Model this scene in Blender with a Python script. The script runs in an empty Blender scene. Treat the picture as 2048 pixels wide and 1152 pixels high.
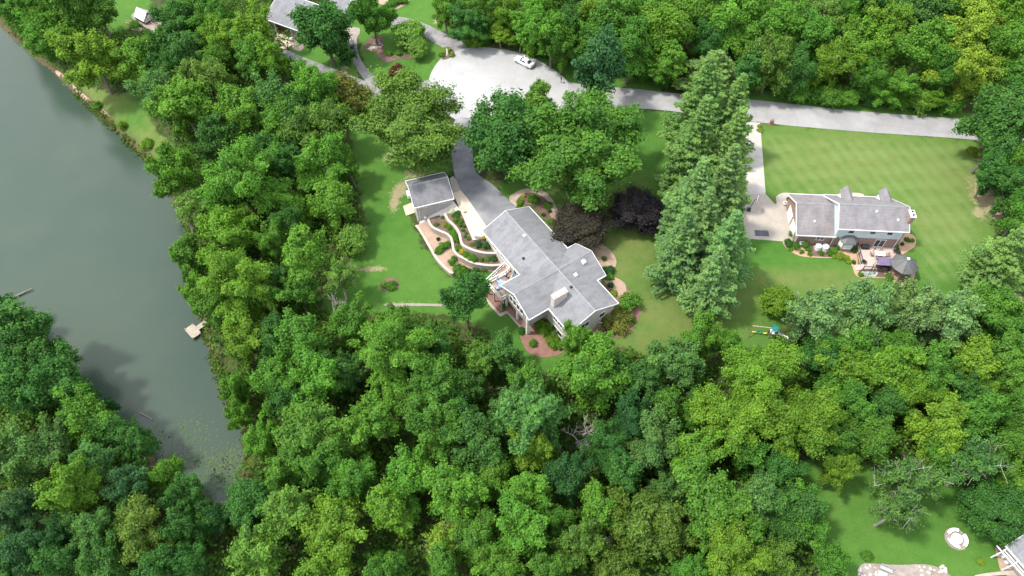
import bpy, math, random
import numpy as np
from mathutils import Vector, Matrix
from mathutils.geometry import delaunay_2d_cdt

R = math.radians
random.seed(7)
scene = bpy.context.scene
col = scene.collection

# ------------------------------------------------------------------ camera, sky, sun, exposure
FPX, CAMH, PITCH = 1450.0, 100.0, R(54.8)
cam_data = bpy.data.cameras.new('camera'); cam = bpy.data.objects.new('camera', cam_data)
col.objects.link(cam); scene.camera = cam
cam_data.sensor_width = 36.0; cam_data.lens = 36.0*FPX/2048.0
cam_data.clip_start = 1.0; cam_data.clip_end = 6000.0
cam.location = (0, 0, CAMH); cam.rotation_euler = (math.pi/2 - PITCH, 0, 0)

SUN_EL, SUN_AZ = R(60), R(-90)        # azimuth clockwise from +Y
world = bpy.data.worlds.new('World'); scene.world = world; world.use_nodes = True
wn, wl = world.node_tree.nodes, world.node_tree.links
sky = wn.new('ShaderNodeTexSky'); sky.sky_type = 'NISHITA'; sky.sun_disc = False
sky.sun_elevation = SUN_EL; sky.sun_rotation = SUN_AZ; sky.dust_density = 2.0; sky.air_density = 1.0
# broken fair-weather cloud over the whole sky
tc = wn.new('ShaderNodeTexCoord'); cn = wn.new('ShaderNodeTexNoise'); cn.inputs['Scale'].default_value = 4.0
cn.inputs['Detail'].default_value = 6.0; cn.inputs['Roughness'].default_value = 0.55
wl.new(tc.outputs['Generated'], cn.inputs['Vector'])
cr = wn.new('ShaderNodeValToRGB'); cr.color_ramp.elements[0].position = 0.36; cr.color_ramp.elements[1].position = 0.58
wl.new(cn.outputs['Fac'], cr.inputs['Fac'])
cm = wn.new('ShaderNodeMixRGB'); cm.inputs['Color2'].default_value = (8.0, 8.1, 8.2, 1)
wl.new(cr.outputs['Color'], cm.inputs['Fac']); wl.new(sky.outputs['Color'], cm.inputs['Color1'])
bg = wn['Background']; bg.inputs['Strength'].default_value = 0.15
wl.new(cm.outputs['Color'], bg.inputs['Color'])

sun_data = bpy.data.lights.new('sun', 'SUN'); sun_data.energy = 2.25; sun_data.angle = R(5)
sun_data.color = (1.0, 0.945, 0.85)
sun = bpy.data.objects.new('sun', sun_data); col.objects.link(sun)
to_sun = Vector((math.sin(SUN_AZ)*math.cos(SUN_EL), math.cos(SUN_AZ)*math.cos(SUN_EL), math.sin(SUN_EL)))
sun.rotation_euler = to_sun.to_track_quat('Z', 'Y').to_euler(); sun.location = (-60, 60, 150)

vs = scene.view_settings
vs.view_transform = 'Standard'; vs.look = 'None'; vs.gamma = 1.0; vs.exposure = 1.25; vs.use_curve_mapping = False
scene.cycles.max_bounces = 6; scene.cycles.diffuse_bounces = 3; scene.cycles.transmission_bounces = 4
scene.cycles.transparent_max_bounces = 6

# ------------------------------------------------------------------ survey helpers: photograph measurement -> metres on the site
def P(px, py, z=0.0):
    u = (px-1024)/FPX; v = (py-576)/FPX
    d = (u, math.cos(PITCH)-v*math.sin(PITCH), -math.sin(PITCH)-v*math.cos(PITCH))
    t = (CAMH-z)/-d[2]
    return Vector((t*d[0], t*d[1], z))
def mpp(px, py, z=0.0):            # metres per photograph pixel at that spot
    return (P(px+1, py, z)-P(px, py, z)).length

WATER = -8.5
LAKE_PX = [(-120,-60),(-40,10),(20,70),(60,105),(110,147),(150,184),(200,230),(250,280),(305,328),(345,385),(372,440),(388,520),
           (404,590),(408,650),(430,730),(455,800),(490,865),(505,905),(485,950),(462,1000),(452,1060),(428,1060),(420,1005),
           (380,968),(320,938),(280,890),(240,845),(190,795),(140,735),(90,685),(40,645),(0,612),(-150,520),(-400,430)]
LAKE = np.array([P(x, y, WATER)[:2] for x, y in LAKE_PX] + [(-420., 110.), (-420., 420.), (-190., 420.)])

def poly_inside(poly, X, Y):
    X = np.asarray(X, float); Y = np.asarray(Y, float); ins = np.zeros(X.shape, bool); n = len(poly)
    for i in range(n):
        x0, y0 = poly[i]; x1, y1 = poly[(i+1) % n]
        c = ((y0 > Y) != (y1 > Y)) & (X < (x1-x0)*(Y-y0)/((y1-y0) if y1 != y0 else 1e-9)+x0)
        ins ^= c
    return ins
def poly_dist(poly, X, Y, closed=True):
    X = np.asarray(X, float); Y = np.asarray(Y, float); d = np.full(X.shape, 1e9); n = len(poly)
    for i in range(n if closed else n-1):
        x0, y0 = poly[i]; x1, y1 = poly[(i+1) % n]
        dx, dy = x1-x0, y1-y0; l2 = dx*dx+dy*dy+1e-9
        t = np.clip(((X-x0)*dx+(Y-y0)*dy)/l2, 0, 1)
        d = np.minimum(d, np.hypot(X-x0-t*dx, Y-y0-t*dy))
    return d

CTRL = [(980,150,0),(900,130,0),(1060,130,0),(1300,200,0),(1500,220,0),(1700,235,0),(1940,260,0),(1600,330,0),(1800,330,0),(1950,380,0),
        (1520,440,0),(1600,450,0),(1700,450,0),(1800,460,0),(1760,520,0),(1650,510,0),(1900,500,-.2),(1650,580,-.6),(1900,600,-.5),(1850,560,-.3),
        (940,300,0),(960,380,0),(1000,430,0),(1010,440,0),(1060,400,0),(1100,420,-.1),(1180,400,-.2),(1250,300,0),(1180,490,-.4),(1230,540,-.6),(1260,600,-1),
        (1240,650,-1.4),(1200,650,-1.4),(1300,640,-1.6),(1165,690,-2.2),(1120,700,-2.8),(1060,665,-3),(1010,615,-3),(985,590,-3),(1030,640,-3),(1060,720,-3.4),(960,640,-3.4),
        (850,560,-3.5),(780,450,-2.7),(830,490,-3),(750,300,-1.8),(820,330,-1.0),(880,560,-3.2),(760,600,-4),(840,440,-2.6),(880,330,-.4),(700,250,-2.5),
        (860,200,-.4),(800,140,-.5),(720,120,-1.2),(760,60,-.6),(640,180,-2.5),(590,60,-2),(880,40,0),(480,60,-4),(285,40,-5.5),(400,150,-6),(520,250,-5.5),(600,350,-5),(480,380,-7),
        (600,500,-5.5),(480,560,-7.2),(560,700,-6.5),(700,660,-5),(520,820,-7.5),(620,900,-7),(700,800,-6),(850,750,-4.8),(800,1000,-6.5),(600,1080,-7.2),
        (960,800,-4.8),(1000,1000,-5.5),(1150,850,-4.5),(1250,800,-3.6),(1350,720,-2.6),(1200,1050,-4.8),(1400,900,-3.4),(1400,1100,-3.6),(1500,680,-1.4),(1560,1000,-2.4),(1600,850,-1.8),
        (1750,700,-1),(1950,720,-.6),(1900,850,-.6),(1700,1000,-.8),(1850,1100,0),(2020,1100,.2),(1750,1130,-.2),
        (200,900,-5.5),(50,760,-5.5),(100,1050,-4.5),(350,1080,-6.5),(30,900,-4.5),(1100,60,.3),(1300,100,.3),(1600,120,.2),(1900,120,.5),(1200,0,1.5),(1600,0,1.5),(2000,0,2),(2030,420,.5),(900,-60,1),(500,-60,-2.5)]
_c = np.array([[*P(x, y, z)[:2], z] for x, y, z in CTRL])
TERR = np.array([P(x, y, z)[:2] for x, y, z in [(848,432,-1),(880,424,-1),(930,452,-.5),(960,480,-.5),(1000,520,-.8),(1003,534,-1.2),(960,535,-2),(905,536,-2.6),(880,518,-2.6),(862,486,-2.6),(846,462,-2.6)]])
def h(X, Y):
    X = np.atleast_1d(np.asarray(X, float)); Y = np.atleast_1d(np.asarray(Y, float))
    num = np.zeros(X.shape); den = np.zeros(X.shape)
    for cx, cy, cz in _c:
        w = 1.0/((X-cx)**2+(Y-cy)**2+9.0)**2
        num += w*cz; den += w
    z = num/den
    z = np.where(poly_inside(TERR, X, Y), np.minimum(z, -3.2), z)
    d = poly_dist(LAKE, X, Y); ins = poly_inside(LAKE, X, Y)
    wob = 0.25*np.sin(X*0.9+Y*0.5)+0.2*np.sin(X*0.37-Y*1.1)
    out = np.maximum(np.minimum(z, WATER+.35+wob*.25+d*.45), WATER+.15+np.minimum(d, 3)*.1)
    return np.where(ins, WATER-.1-np.minimum(d*.35, 2.5), out)
_gx, _gy = np.arange(-150, 150.1, .5), np.arange(-20, 200.1, .5)
_HG = h(*[a.ravel() for a in np.meshgrid(_gx, _gy)]).reshape(len(_gy), len(_gx))
def hz(x, y):
    u, v = (x+150)*2, (y+20)*2; i, j = int(u), int(v)
    if not (0 <= u < len(_gx)-1 and 0 <= v < len(_gy)-1): return float(h(x, y)[0])
    u -= i; v -= j
    return float((_HG[j, i]*(1-u)+_HG[j, i+1]*u)*(1-v)+(_HG[j+1, i]*(1-u)+_HG[j+1, i+1]*u)*v)
def G(px, py, dz=0.0):             # spot on the ground
    z = 0.0
    for _ in range(14):
        p = P(px, py, z); z = .5*z+.5*hz(p.x, p.y)
    p = P(px, py, z); p.z = hz(p.x, p.y)+dz
    return p

# ------------------------------------------------------------------ materials
MATS = {}
def principled(name):
    m = bpy.data.materials.new(name); m.use_nodes = True; MATS[name] = m
    return m, m.node_tree.nodes, m.node_tree.links, m.node_tree.nodes['Principled BSDF']
def mix(n, l, a, b, fac, mode='MIX'):
    x = n.new('ShaderNodeMixRGB'); x.blend_type = mode
    for sock, v in (('Color1', a), ('Color2', b), ('Fac', fac)):
        if hasattr(v, 'is_linked') or hasattr(v, 'links'): l.new(v, x.inputs[sock])
        elif isinstance(v, (int, float)): x.inputs[sock].default_value = v
        else: x.inputs[sock].default_value = (*v, 1)
    return x.outputs['Color']
def noise(n, l, vec, scale, detail=4, rough=.55, lo=.35, hi=.65, dist=0.0):
    t = n.new('ShaderNodeTexNoise'); t.inputs['Scale'].default_value = scale; t.inputs['Detail'].default_value = detail
    t.inputs['Roughness'].default_value = rough; t.inputs['Distortion'].default_value = dist
    if vec is not None: l.new(vec, t.inputs['Vector'])
    r = n.new('ShaderNodeMapRange'); r.inputs['From Min'].default_value = lo; r.inputs['From Max'].default_value = hi
    l.new(t.outputs['Fac'], r.inputs['Value']); return r.outputs['Result']
def bump(n, l, b, height, strength, dist=.05):
    k = n.new('ShaderNodeBump'); k.inputs['Strength'].default_value = strength; k.inputs['Distance'].default_value = dist
    l.new(height, k.inputs['Height']); l.new(k.outputs['Normal'], b.inputs['Normal'])
def wpos(n): return n.new('ShaderNodeNewGeometry').outputs['Position']
def surf(name, c1, c2, scale=1.5, fine=14.0, rough=.85, c3=None, bs=.3, spec=.3, metal=0.0):
    m, n, l, b = principled(name)
    p = n.new('ShaderNodeTexCoord').outputs['Object'] if metal or c3 == 'obj' else wpos(n)
    c = mix(n, l, c1, c2, noise(n, l, p, scale))
    f = noise(n, l, p, fine, 3)
    c = mix(n, l, c, tuple(x*.72 for x in c1), mix(n, l, (0,0,0), (.45,.45,.45), f))
    if isinstance(c3, tuple): c = mix(n, l, c, c3, noise(n, l, p, scale*.31, 5, .6, .52, .75))
    l.new(c, b.inputs['Base Color']); b.inputs['Roughness'].default_value = rough
    b.inputs['Specular IOR Level'].default_value = spec; b.inputs['Metallic'].default_value = metal
    if bs: bump(n, l, b, f, bs, .02)
    return m
surf('road', (.235,.233,.235), (.285,.282,.28), .22, 9, .9, (.35,.347,.343))
surf('road_pale', (.30,.30,.302), (.35,.348,.346), .18, 8, .9, (.40,.398,.395))
surf('asphalt', (.12,.124,.135), (.19,.195,.21), .35, 6, .85, (.30,.30,.31), spec=.4)
surf('asphalt_old', (.15,.145,.15), (.24,.235,.235), .4, 6, .9, (.33,.31,.30))
surf('concrete', (.33,.295,.255), (.40,.36,.315), .4, 7, .9, (.27,.24,.215))
surf('concrete_pale', (.36,.335,.31), (.45,.42,.39), .5, 7, .9, (.29,.27,.25))
surf('concrete_bright', (.56,.52,.47), (.62,.58,.53), .6, 7, .9)
surf('concrete_tan', (.50,.41,.32), (.58,.485,.39), .6, 7, .9)
surf('paver', (.34,.27,.21), (.42,.34,.27), .8, 16, .9)
surf('brick_patio', (.22,.13,.11), (.28,.17,.14), .9, 14, .9)
surf('mulch', (.105,.07,.055), (.17,.115,.09), 1.2, 12, 1.0)
surf('mulch_tan', (.36,.235,.15), (.46,.31,.205), 1.0, 9, 1.0)
surf('mulch_red', (.19,.10,.08), (.25,.14,.11), 1.0, 9, 1.0)
surf('soil_pale', (.30,.21,.155), (.38,.28,.215), .8, 8, 1.0)
surf('gravel', (.30,.265,.24), (.22,.18,.155), 1.5, 6, 1.0, (.17,.125,.10))
surf('wall_stone', (.33,.275,.235), (.41,.35,.305), 1.4, 6, .9)
surf('wall_cap', (.43,.36,.31), (.50,.43,.375), 1.4, 6, .9)
surf('white_paint', (.78,.78,.78), (.82,.82,.82), 1, 5, .5, bs=0)
surf('cream', (.62,.58,.53), (.67,.63,.58), .7, 5, .7, bs=0)
surf('taupe', (.36,.335,.32), (.41,.385,.37), .7, 5, .75, bs=0)
surf('blue_siding', (.60,.68,.73), (.66,.73,.77), .7, 5, .6, bs=0)
surf('blue_gable', (.33,.40,.42), (.38,.45,.46), .7, 5, .6, bs=0)
surf('dark_wood', (.055,.035,.028), (.09,.058,.045), 2, 12, .7)
surf('brown_wood', (.20,.125,.09), (.27,.175,.13), 2, 12, .75)
surf('deck_board', (.43,.345,.31), (.50,.41,.37), 1.5, 10, .8)
surf('deck_brown', (.27,.18,.13), (.33,.23,.17), 1.5, 10, .8)
surf('dock_wood', (.34,.295,.235), (.43,.375,.305), 2, 10, .85)
surf('grey_wood', (.30,.28,.27), (.42,.39,.37), 2, 9, .85)
surf('stone', (.42,.37,.32), (.58,.53,.48), 1.2, 5, .9)
surf('stone_white', (.48,.45,.42), (.58,.55,.52), 1.2, 5, .9)
surf('brick_dark', (.24,.14,.105), (.33,.20,.155), 1.2, 10, .9)
surf('brick_white', (.50,.435,.39), (.57,.50,.46), 1.6, 8, .9)
surf('metal_grey', (.36,.37,.38), (.42,.43,.44), 2, 9, .5, bs=0)
surf('roof_metal', (.095,.098,.10), (.13,.133,.135), 1.2, 9, .5)
surf('metal_white', (.70,.71,.72), (.76,.77,.78), 2, 9, .4, bs=0)
surf('black', (.018,.018,.02), (.03,.03,.033), 2, 9, .55, bs=0)
surf('rubber', (.025,.025,.026), (.04,.04,.042), 3, 12, .85, bs=0)
surf('purple_fabric', (.12,.09,.17), (.155,.12,.21), 1.5, 9, .9)
surf('blue_fabric', (.05,.20,.48), (.42,.62,.80), 3.5, 9, .85, bs=0)
surf('navy', (.02,.035,.13), (.03,.05,.18), 2, 9, .8, bs=0)
surf('teal_fabric', (.06,.16,.17), (.09,.21,.22), 2, 9, .85, bs=0)
surf('yellow_plastic', (.75,.60,.08), (.80,.66,.12), 2, 9, .45, bs=0)
surf('green_plastic', (.06,.42,.22), (.10,.48,.28), 2, 9, .45, bs=0)
surf('teal_plastic', (.015,.20,.17), (.02,.25,.21), 2, 9, .5, bs=0)
surf('terracotta', (.30,.15,.09), (.36,.19,.12), 2, 9, .8)
surf('bark', (.13,.105,.085), (.21,.175,.145), 2.5, 9, .95, bs=.4)
surf('bark_pale', (.36,.33,.29), (.48,.44,.40), 2.5, 9, .95)
surf('log', (.17,.14,.12), (.26,.22,.19), 2, 9, .9)
surf('solar', (.05,.06,.085), (.08,.09,.12), 1.5, 6, .45, bs=0)
surf('soil_dark', (.035,.028,.022), (.06,.045,.035), .8, 8, 1.0)
def cracks(name, scale, dark):
    m = MATS[name]; n, l = m.node_tree.nodes, m.node_tree.links; b = n['Principled BSDF']; src = b.inputs['Base Color'].links[0].from_socket
    g = n.new('ShaderNodeNewGeometry'); nz = n.new('ShaderNodeTexNoise'); nz.inputs['Scale'].default_value = .8; l.new(g.outputs['Position'], nz.inputs['Vector'])
    va = n.new('ShaderNodeVectorMath'); va.operation = 'MULTIPLY_ADD'; va.inputs[1].default_value = (2.5,2.5,0); l.new(nz.outputs['Color'], va.inputs[0]); l.new(g.outputs['Position'], va.inputs[2])
    v = n.new('ShaderNodeTexVoronoi'); v.feature = 'DISTANCE_TO_EDGE'; v.inputs['Scale'].default_value = scale; l.new(va.outputs[0], v.inputs['Vector'])
    r = n.new('ShaderNodeMapRange'); r.inputs['From Min'].default_value = .0; r.inputs['From Max'].default_value = .022; r.inputs['To Min'].default_value = .2; r.inputs['To Max'].default_value = 0; l.new(v.outputs['Distance'], r.inputs['Value'])
    l.new(mix(n, l, src, dark, r.outputs[0]), b.inputs['Base Color'])
cracks('road', .11, (.12,.12,.12)); cracks('road_pale', .10, (.20,.20,.20)); cracks('asphalt_old', .2, (.07,.07,.07)); cracks('concrete', .16, (.18,.16,.14))
def paint(name, c, rough=.25, coat=.6):
    m, n, l, b = principled(name)
    f = noise(n, l, wpos(n), 3, 3)
    l.new(mix(n, l, c, tuple(x*.93 for x in c), f), b.inputs['Base Color'])
    b.inputs['Roughness'].default_value = rough; b.inputs['Coat Weight'].default_value = coat
paint('car_white', (.80,.80,.81)); paint('car_black', (.014,.015,.018))
m, n, l, b = principled('glass_dark')
l.new(mix(n, l, (.02,.024,.03), (.05,.06,.07), noise(n, l, wpos(n), .8)), b.inputs['Base Color']); b.inputs['Roughness'].default_value = .06
m, n, l, b = principled('glass_pale')
l.new(mix(n, l, (.62,.68,.70), (.70,.75,.77), noise(n, l, wpos(n), 1.5)), b.inputs['Base Color']); b.inputs['Roughness'].default_value = .22
m, n, l, b = principled('pond')
l.new(mix(n, l, (.10,.15,.14), (.45,.52,.50), noise(n, l, wpos(n), 2.2, 4, .6, .45, .68)), b.inputs['Base Color']); b.inputs['Roughness'].default_value = .05

def shingles(name, c1, c2, axis):
    m, n, l, b = principled(name)
    p = n.new('ShaderNodeTexCoord').outputs['Object']
    mp = n.new('ShaderNodeMapping'); mp.inputs['Rotation'].default_value = (0, 0, axis); l.new(p, mp.inputs['Vector'])
    br = n.new('ShaderNodeTexBrick'); br.inputs['Scale'].default_value = 1.0; br.inputs['Brick Width'].default_value = .9; br.inputs['Row Height'].default_value = .22
    br.inputs['Mortar Size'].default_value = .02; br.inputs['Color1'].default_value = (*c1, 1); br.inputs['Color2'].default_value = (*c2, 1)
    br.inputs['Mortar'].default_value = (*[x*.6 for x in c1], 1); br.inputs['Bias'].default_value = 0.0
    l.new(mp.outputs['Vector'], br.inputs['Vector'])
    st = n.new('ShaderNodeMapping'); st.inputs['Scale'].default_value = (1.6, .35, 1); st.inputs['Rotation'].default_value = (0, 0, axis); l.new(p, st.inputs['Vector'])
    c = mix(n, l, br.outputs['Color'], tuple(x*1.35 for x in c2), mix(n, l, (0,0,0), (.55,.55,.55), noise(n, l, st.outputs['Vector'], .9, 5, .65)))
    c = mix(n, l, c, tuple(x*.62 for x in c1), mix(n, l, (0,0,0), (.6,.6,.6), noise(n, l, p, .45, 5, .6, .48, .72)))
    c = mix(n, l, c, tuple(x*.8 for x in c1), mix(n, l, (0,0,0), (.5,.5,.5), noise(n, l, p, 9, 2)))
    l.new(c, b.inputs['Base Color']); b.inputs['Roughness'].default_value = .9; b.inputs['Specular IOR Level'].default_value = .25
    bump(n, l, b, br.outputs['Fac'], -.35, .02)
shingles('shingle_x', (.158,.162,.173), (.195,.198,.208), 0)
shingles('shingle_y', (.158,.162,.173), (.195,.198,.208), math.pi/2)
shingles('shingle_shed', (.135,.135,.144), (.17,.17,.178), 0)
shingles('shingle_mauve', (.17,.161,.17), (.205,.196,.205), 0)
shingles('shingle_brown', (.175,.16,.165), (.215,.195,.20), 0)
surf('ridge', (.21,.216,.228), (.27,.276,.288), 1.0, 6, .9)
def siding(name, c):
    m, n, l, b = principled(name)
    p = wpos(n); w = n.new('ShaderNodeTexWave'); w.bands_direction = 'Z'; w.wave_profile = 'SAW'; w.inputs['Scale'].default_value = 2.6; w.inputs['Distortion'].default_value = 0
    l.new(p, w.inputs['Vector'])
    l.new(mix(n, l, c, tuple(x*.88 for x in c), noise(n, l, p, .9)), b.inputs['Base Color']); b.inputs['Roughness'].default_value = .7
    bump(n, l, b, w.outputs['Fac'], .5, .03)
siding('siding_taupe', (.40,.37,.35)); siding('siding_cream', (.58,.54,.49)); siding('siding_blue', (.62,.70,.75))
def brickwall(name, c1, c2):
    m, n, l, b = principled(name)
    p = n.new('ShaderNodeTexCoord').outputs['Object']
    s = n.new('ShaderNodeSeparateXYZ'); l.new(p, s.inputs[0]); a = n.new('ShaderNodeMath'); a.operation = 'ADD'
    l.new(s.outputs[0], a.inputs[0]); l.new(s.outputs[1], a.inputs[1]); cb = n.new('ShaderNodeCombineXYZ'); l.new(a.outputs[0], cb.inputs[0]); l.new(s.outputs[2], cb.inputs[1])
    br = n.new('ShaderNodeTexBrick'); br.inputs['Scale'].default_value = 1; br.inputs['Brick Width'].default_value = .22; br.inputs['Row Height'].default_value = .075; br.inputs['Mortar Size'].default_value = .01
    br.inputs['Color1'].default_value = (*c1, 1); br.inputs['Color2'].default_value = (*c2, 1); br.inputs['Mortar'].default_value = (.38,.33,.29,1)
    l.new(cb.outputs[0], br.inputs['Vector']); l.new(br.outputs['Color'], b.inputs['Base Color']); b.inputs['Roughness'].default_value = .9
brickwall('brick', (.21,.11,.08), (.28,.16,.12))

# leaves: colour comes from the plant (object colour), each leaf cluster varies a little
def leafmat(name, trans=.3):
    m = bpy.data.materials.new(name); m.use_nodes = True; MATS[name] = m; n, l = m.node_tree.nodes, m.node_tree.links
    n.clear(); o = n.new('ShaderNodeOutputMaterial'); oi = n.new('ShaderNodeObjectInfo')
    at = n.new('ShaderNodeAttribute'); at.attribute_name = 'tint'
    lo = mix(n, l, oi.outputs['Color'], (.70,.78,.78), 1.0, 'MULTIPLY'); hi = mix(n, l, oi.outputs['Color'], (1.42,1.34,.85), 1.0, 'MULTIPLY')
    c = mix(n, l, lo, hi, at.outputs['Fac'])
    d = n.new('ShaderNodeBsdfDiffuse'); t = n.new('ShaderNodeBsdfTranslucent'); g = n.new('ShaderNodeBsdfGlossy'); g.inputs['Roughness'].default_value = .5
    g.inputs['Color'].default_value = (.9,.95,1,1)
    l.new(c, d.inputs['Color']); l.new(mix(n, l, c, (1.15,1.1,.5), 1.0, 'MULTIPLY'), t.inputs['Color'])
    s1 = n.new('ShaderNodeMixShader'); s1.inputs[0].default_value = trans; l.new(d.outputs[0], s1.inputs[1]); l.new(t.outputs[0], s1.inputs[2])
    s2 = n.new('ShaderNodeMixShader'); s2.inputs[0].default_value = .008; l.new(s1.outputs[0], s2.inputs[1]); l.new(g.outputs[0], s2.inputs[2])
    l.new(s2.outputs[0], o.inputs['Surface'])
leafmat('leaf'); leafmat('needle', .3)

# ground: lawn, woodland floor and bare soil as they lie on the site
m, n, l, b = principled('ground')
def attr(name):
    a = n.new('ShaderNodeAttribute'); a.attribute_name = name; return a.outputs['Fac']
pos = wpos(n)
def math_(op, a, c=None, clamp=False):
    k = n.new('ShaderNodeMath'); k.operation = op; k.use_clamp = clamp
    for i, v in enumerate((a, c)):
        if v is None: continue
        if isinstance(v, (int, float)): k.inputs[i].default_value = v
        else: l.new(v, k.inputs[i])
    return k.outputs[0]
big = noise(n, l, pos, .07, 4, .6); med = noise(n, l, pos, .45, 5, .65); fin = noise(n, l, pos, 3.2, 4, .7, .3, .7)
lawn = mix(n, l, (.043,.122,.019), (.064,.150,.026), med)
lawn = mix(n, l, lawn, (.092,.165,.034), math_('MULTIPLY', math_('MULTIPLY', big, fin), .85))
lawn = mix(n, l, lawn, (.140,.160,.052), math_('MULTIPLY', attr('dry'), math_('ADD', math_('MULTIPLY', med, .5), .45), True))
# mowing stripes across the clipped lawn, two passes
sx = n.new('ShaderNodeSeparateXYZ'); l.new(pos, sx.inputs[0])
def stripes(ax, ay, period):
    v = math_('ADD', math_('MULTIPLY', sx.outputs[0], ax*2*math.pi/period), math_('MULTIPLY', sx.outputs[1], ay*2*math.pi/period))
    v = math_('ADD', v, math_('ADD', math_('MULTIPLY', med, .9), math_('MULTIPLY', big, 1.4)))
    return math_('ADD', math_('MULTIPLY', math_('SINE', v), 1.2), .5, True)
s1 = stripes(.95, .30, 2.3); s2 = stripes(-.12, .99, 4.2)
st = math_('MULTIPLY', math_('ADD', math_('MULTIPLY', s1, .55), math_('MULTIPLY', s2, .45)), attr('mow'))
lawn = mix(n, l, lawn, (.135,.190,.062), math_('MULTIPLY', math_('MULTIPLY', st, math_('ADD', math_('MULTIPLY', noise(n, l, pos, .22, 4, .6), .55), .45)), .95))
lawn = mix(n, l, lawn, (.036,.105,.012), math_('MULTIPLY', noise(n, l, pos, 7.0, 3, .7, .45, .7), .45))
wood = mix(n, l, (.030,.045,.012), (.060,.048,.032), med); wood = mix(n, l, wood, (.045,.085,.016), noise(n, l, pos, .9, 4, .6, .45, .6))
fac = math_('ADD', attr('lawn'), math_('MULTIPLY', math_('SUBTRACT', med, .5), .5)); r_ = n.new('ShaderNodeMapRange'); r_.inputs['From Min'].default_value = .35; r_.inputs['From Max'].default_value = .65; l.new(fac, r_.inputs['Value'])
c = mix(n, l, wood, lawn, r_.outputs[0])
fd = math_('ADD', attr('dirt'), math_('MULTIPLY', math_('SUBTRACT', noise(n, l, pos, 1.3, 5, .7, .3, .7), .5), .7)); rd = n.new('ShaderNodeMapRange'); rd.inputs['From Min'].default_value = .4; rd.inputs['From Max'].default_value = .8; l.new(fd, rd.inputs['Value'])
c = mix(n, l, c, mix(n, l, (.27,.20,.13), (.36,.285,.195), fin), math_('MULTIPLY', rd.outputs[0], .7))
c = mix(n, l, c, mix(n, l, (.07,.06,.03), (.11,.085,.05), fin), attr('bank'))
l.new(c, b.inputs['Base Color']); b.inputs['Roughness'].default_value = 1.0; b.inputs['Specular IOR Level'].default_value = .1
bump(n, l, b, noise(n, l, pos, 5.0, 4, .7, .2, .8), .5, .12)

# murky lake water
m, n, l, b = principled('water'); pos = wpos(n)
c = mix(n, l, (.034,.056,.042), (.046,.067,.049), noise(n, l, pos, .035, 4, .55))
l.new(c, b.inputs['Base Color']); b.inputs['Roughness'].default_value = .07; b.inputs['IOR'].default_value = 1.33
mp = n.new('ShaderNodeMapping'); mp.inputs['Scale'].default_value = (1, 2.2, 1); l.new(pos, mp.inputs['Vector'])
bump(n, l, b, noise(n, l, mp.outputs[0], 2.2, 3, .6, .2, .8), .22, .05)

# ------------------------------------------------------------------ object helpers
def tag(o, label=None, cat=None, group=None, kind=None):
    if label: o['label'] = label
    if cat: o['category'] = cat
    if group: o['group'] = group
    if kind: o['kind'] = kind
    return o
def thing(name, label, cat, loc=(0,0,0), rz=0.0, group=None):
    o = bpy.data.objects.new(name, None); col.objects.link(o); o.empty_display_size = .5
    o.location = loc; o.rotation_euler = (0, 0, rz); return tag(o, label, cat, group)
class MB:
    def __init__(s): s.v = []; s.f = []; s.T = Matrix()
    def add(s, vs, fs):
        k = len(s.v); s.v += [tuple(s.T @ Vector(p)) for p in vs]; s.f += [tuple(i+k for i in f) for f in fs]; return s
    def box(s, x0, x1, y0, y1, z0, z1):
        return s.add([(x0,y0,z0),(x1,y0,z0),(x1,y1,z0),(x0,y1,z0),(x0,y0,z1),(x1,y0,z1),(x1,y1,z1),(x0,y1,z1)],
                     [(0,3,2,1),(4,5,6,7),(0,1,5,4),(1,2,6,5),(2,3,7,6),(3,0,4,7)])
    def prism(s, poly, z0, z1):       # z may be number or list per corner
        n = len(poly); a = sum(poly[i][0]*poly[(i+1)%n][1]-poly[(i+1)%n][0]*poly[i][1] for i in range(n))
        if a < 0: poly = poly[::-1]; z0 = z0[::-1] if isinstance(z0, list) else z0; z1 = z1[::-1] if isinstance(z1, list) else z1
        f = lambda z, i: z[i] if isinstance(z, list) else z
        vs_ = [(p[0], p[1], f(z0,i)) for i, p in enumerate(poly)]+[(p[0], p[1], f(z1,i)) for i, p in enumerate(poly)]
        return s.add(vs_, [tuple(range(n))[::-1], tuple(range(n, 2*n))]+[(i,(i+1)%n,n+(i+1)%n,n+i) for i in range(n)])
    def tube(s, a, b, r0, r1=None, n=6):
        r1 = r0 if r1 is None else r1; a = Vector(a); b = Vector(b); d = (b-a).normalized()
        u = d.orthogonal().normalized(); w = d.cross(u); vs_ = []
        for c_, r_ in ((a, r0), (b, r1)):
            for i in range(n):
                t = 2*math.pi*i/n; vs_.append(c_+(u*math.cos(t)+w*math.sin(t))*r_)
        return s.add(vs_, [tuple(range(n))[::-1], tuple(range(n, 2*n))]+[(i,(i+1)%n,n+(i+1)%n,n+i) for i in range(n)])
    def lathe(s, prof, n=16, c=(0,0)):
        vs_ = []; fs = []
        for r_, z in prof:
            for i in range(n): t = 2*math.pi*i/n; vs_.append((c[0]+r_*math.cos(t), c[1]+r_*math.sin(t), z))
        for k in range(len(prof)-1):
            for i in range(n): fs.append((k*n+i, k*n+(i+1)%n, (k+1)*n+(i+1)%n, (k+1)*n+i))
        fs += [tuple(range(n))[::-1], tuple(range((len(prof)-1)*n, len(prof)*n))]
        return s.add(vs_, fs)
    def build(s, name, mat, parent=None, smooth=False):
        me = bpy.data.meshes.new(name); me.from_pydata(s.v, [], s.f); me.update(); me.materials.append(MATS[mat])
        if smooth: me.polygons.foreach_set('use_smooth', [True]*len(me.polygons))
        o = bpy.data.objects.new(name, me); col.objects.link(o)
        if parent: o.parent = parent
        return o
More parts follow.
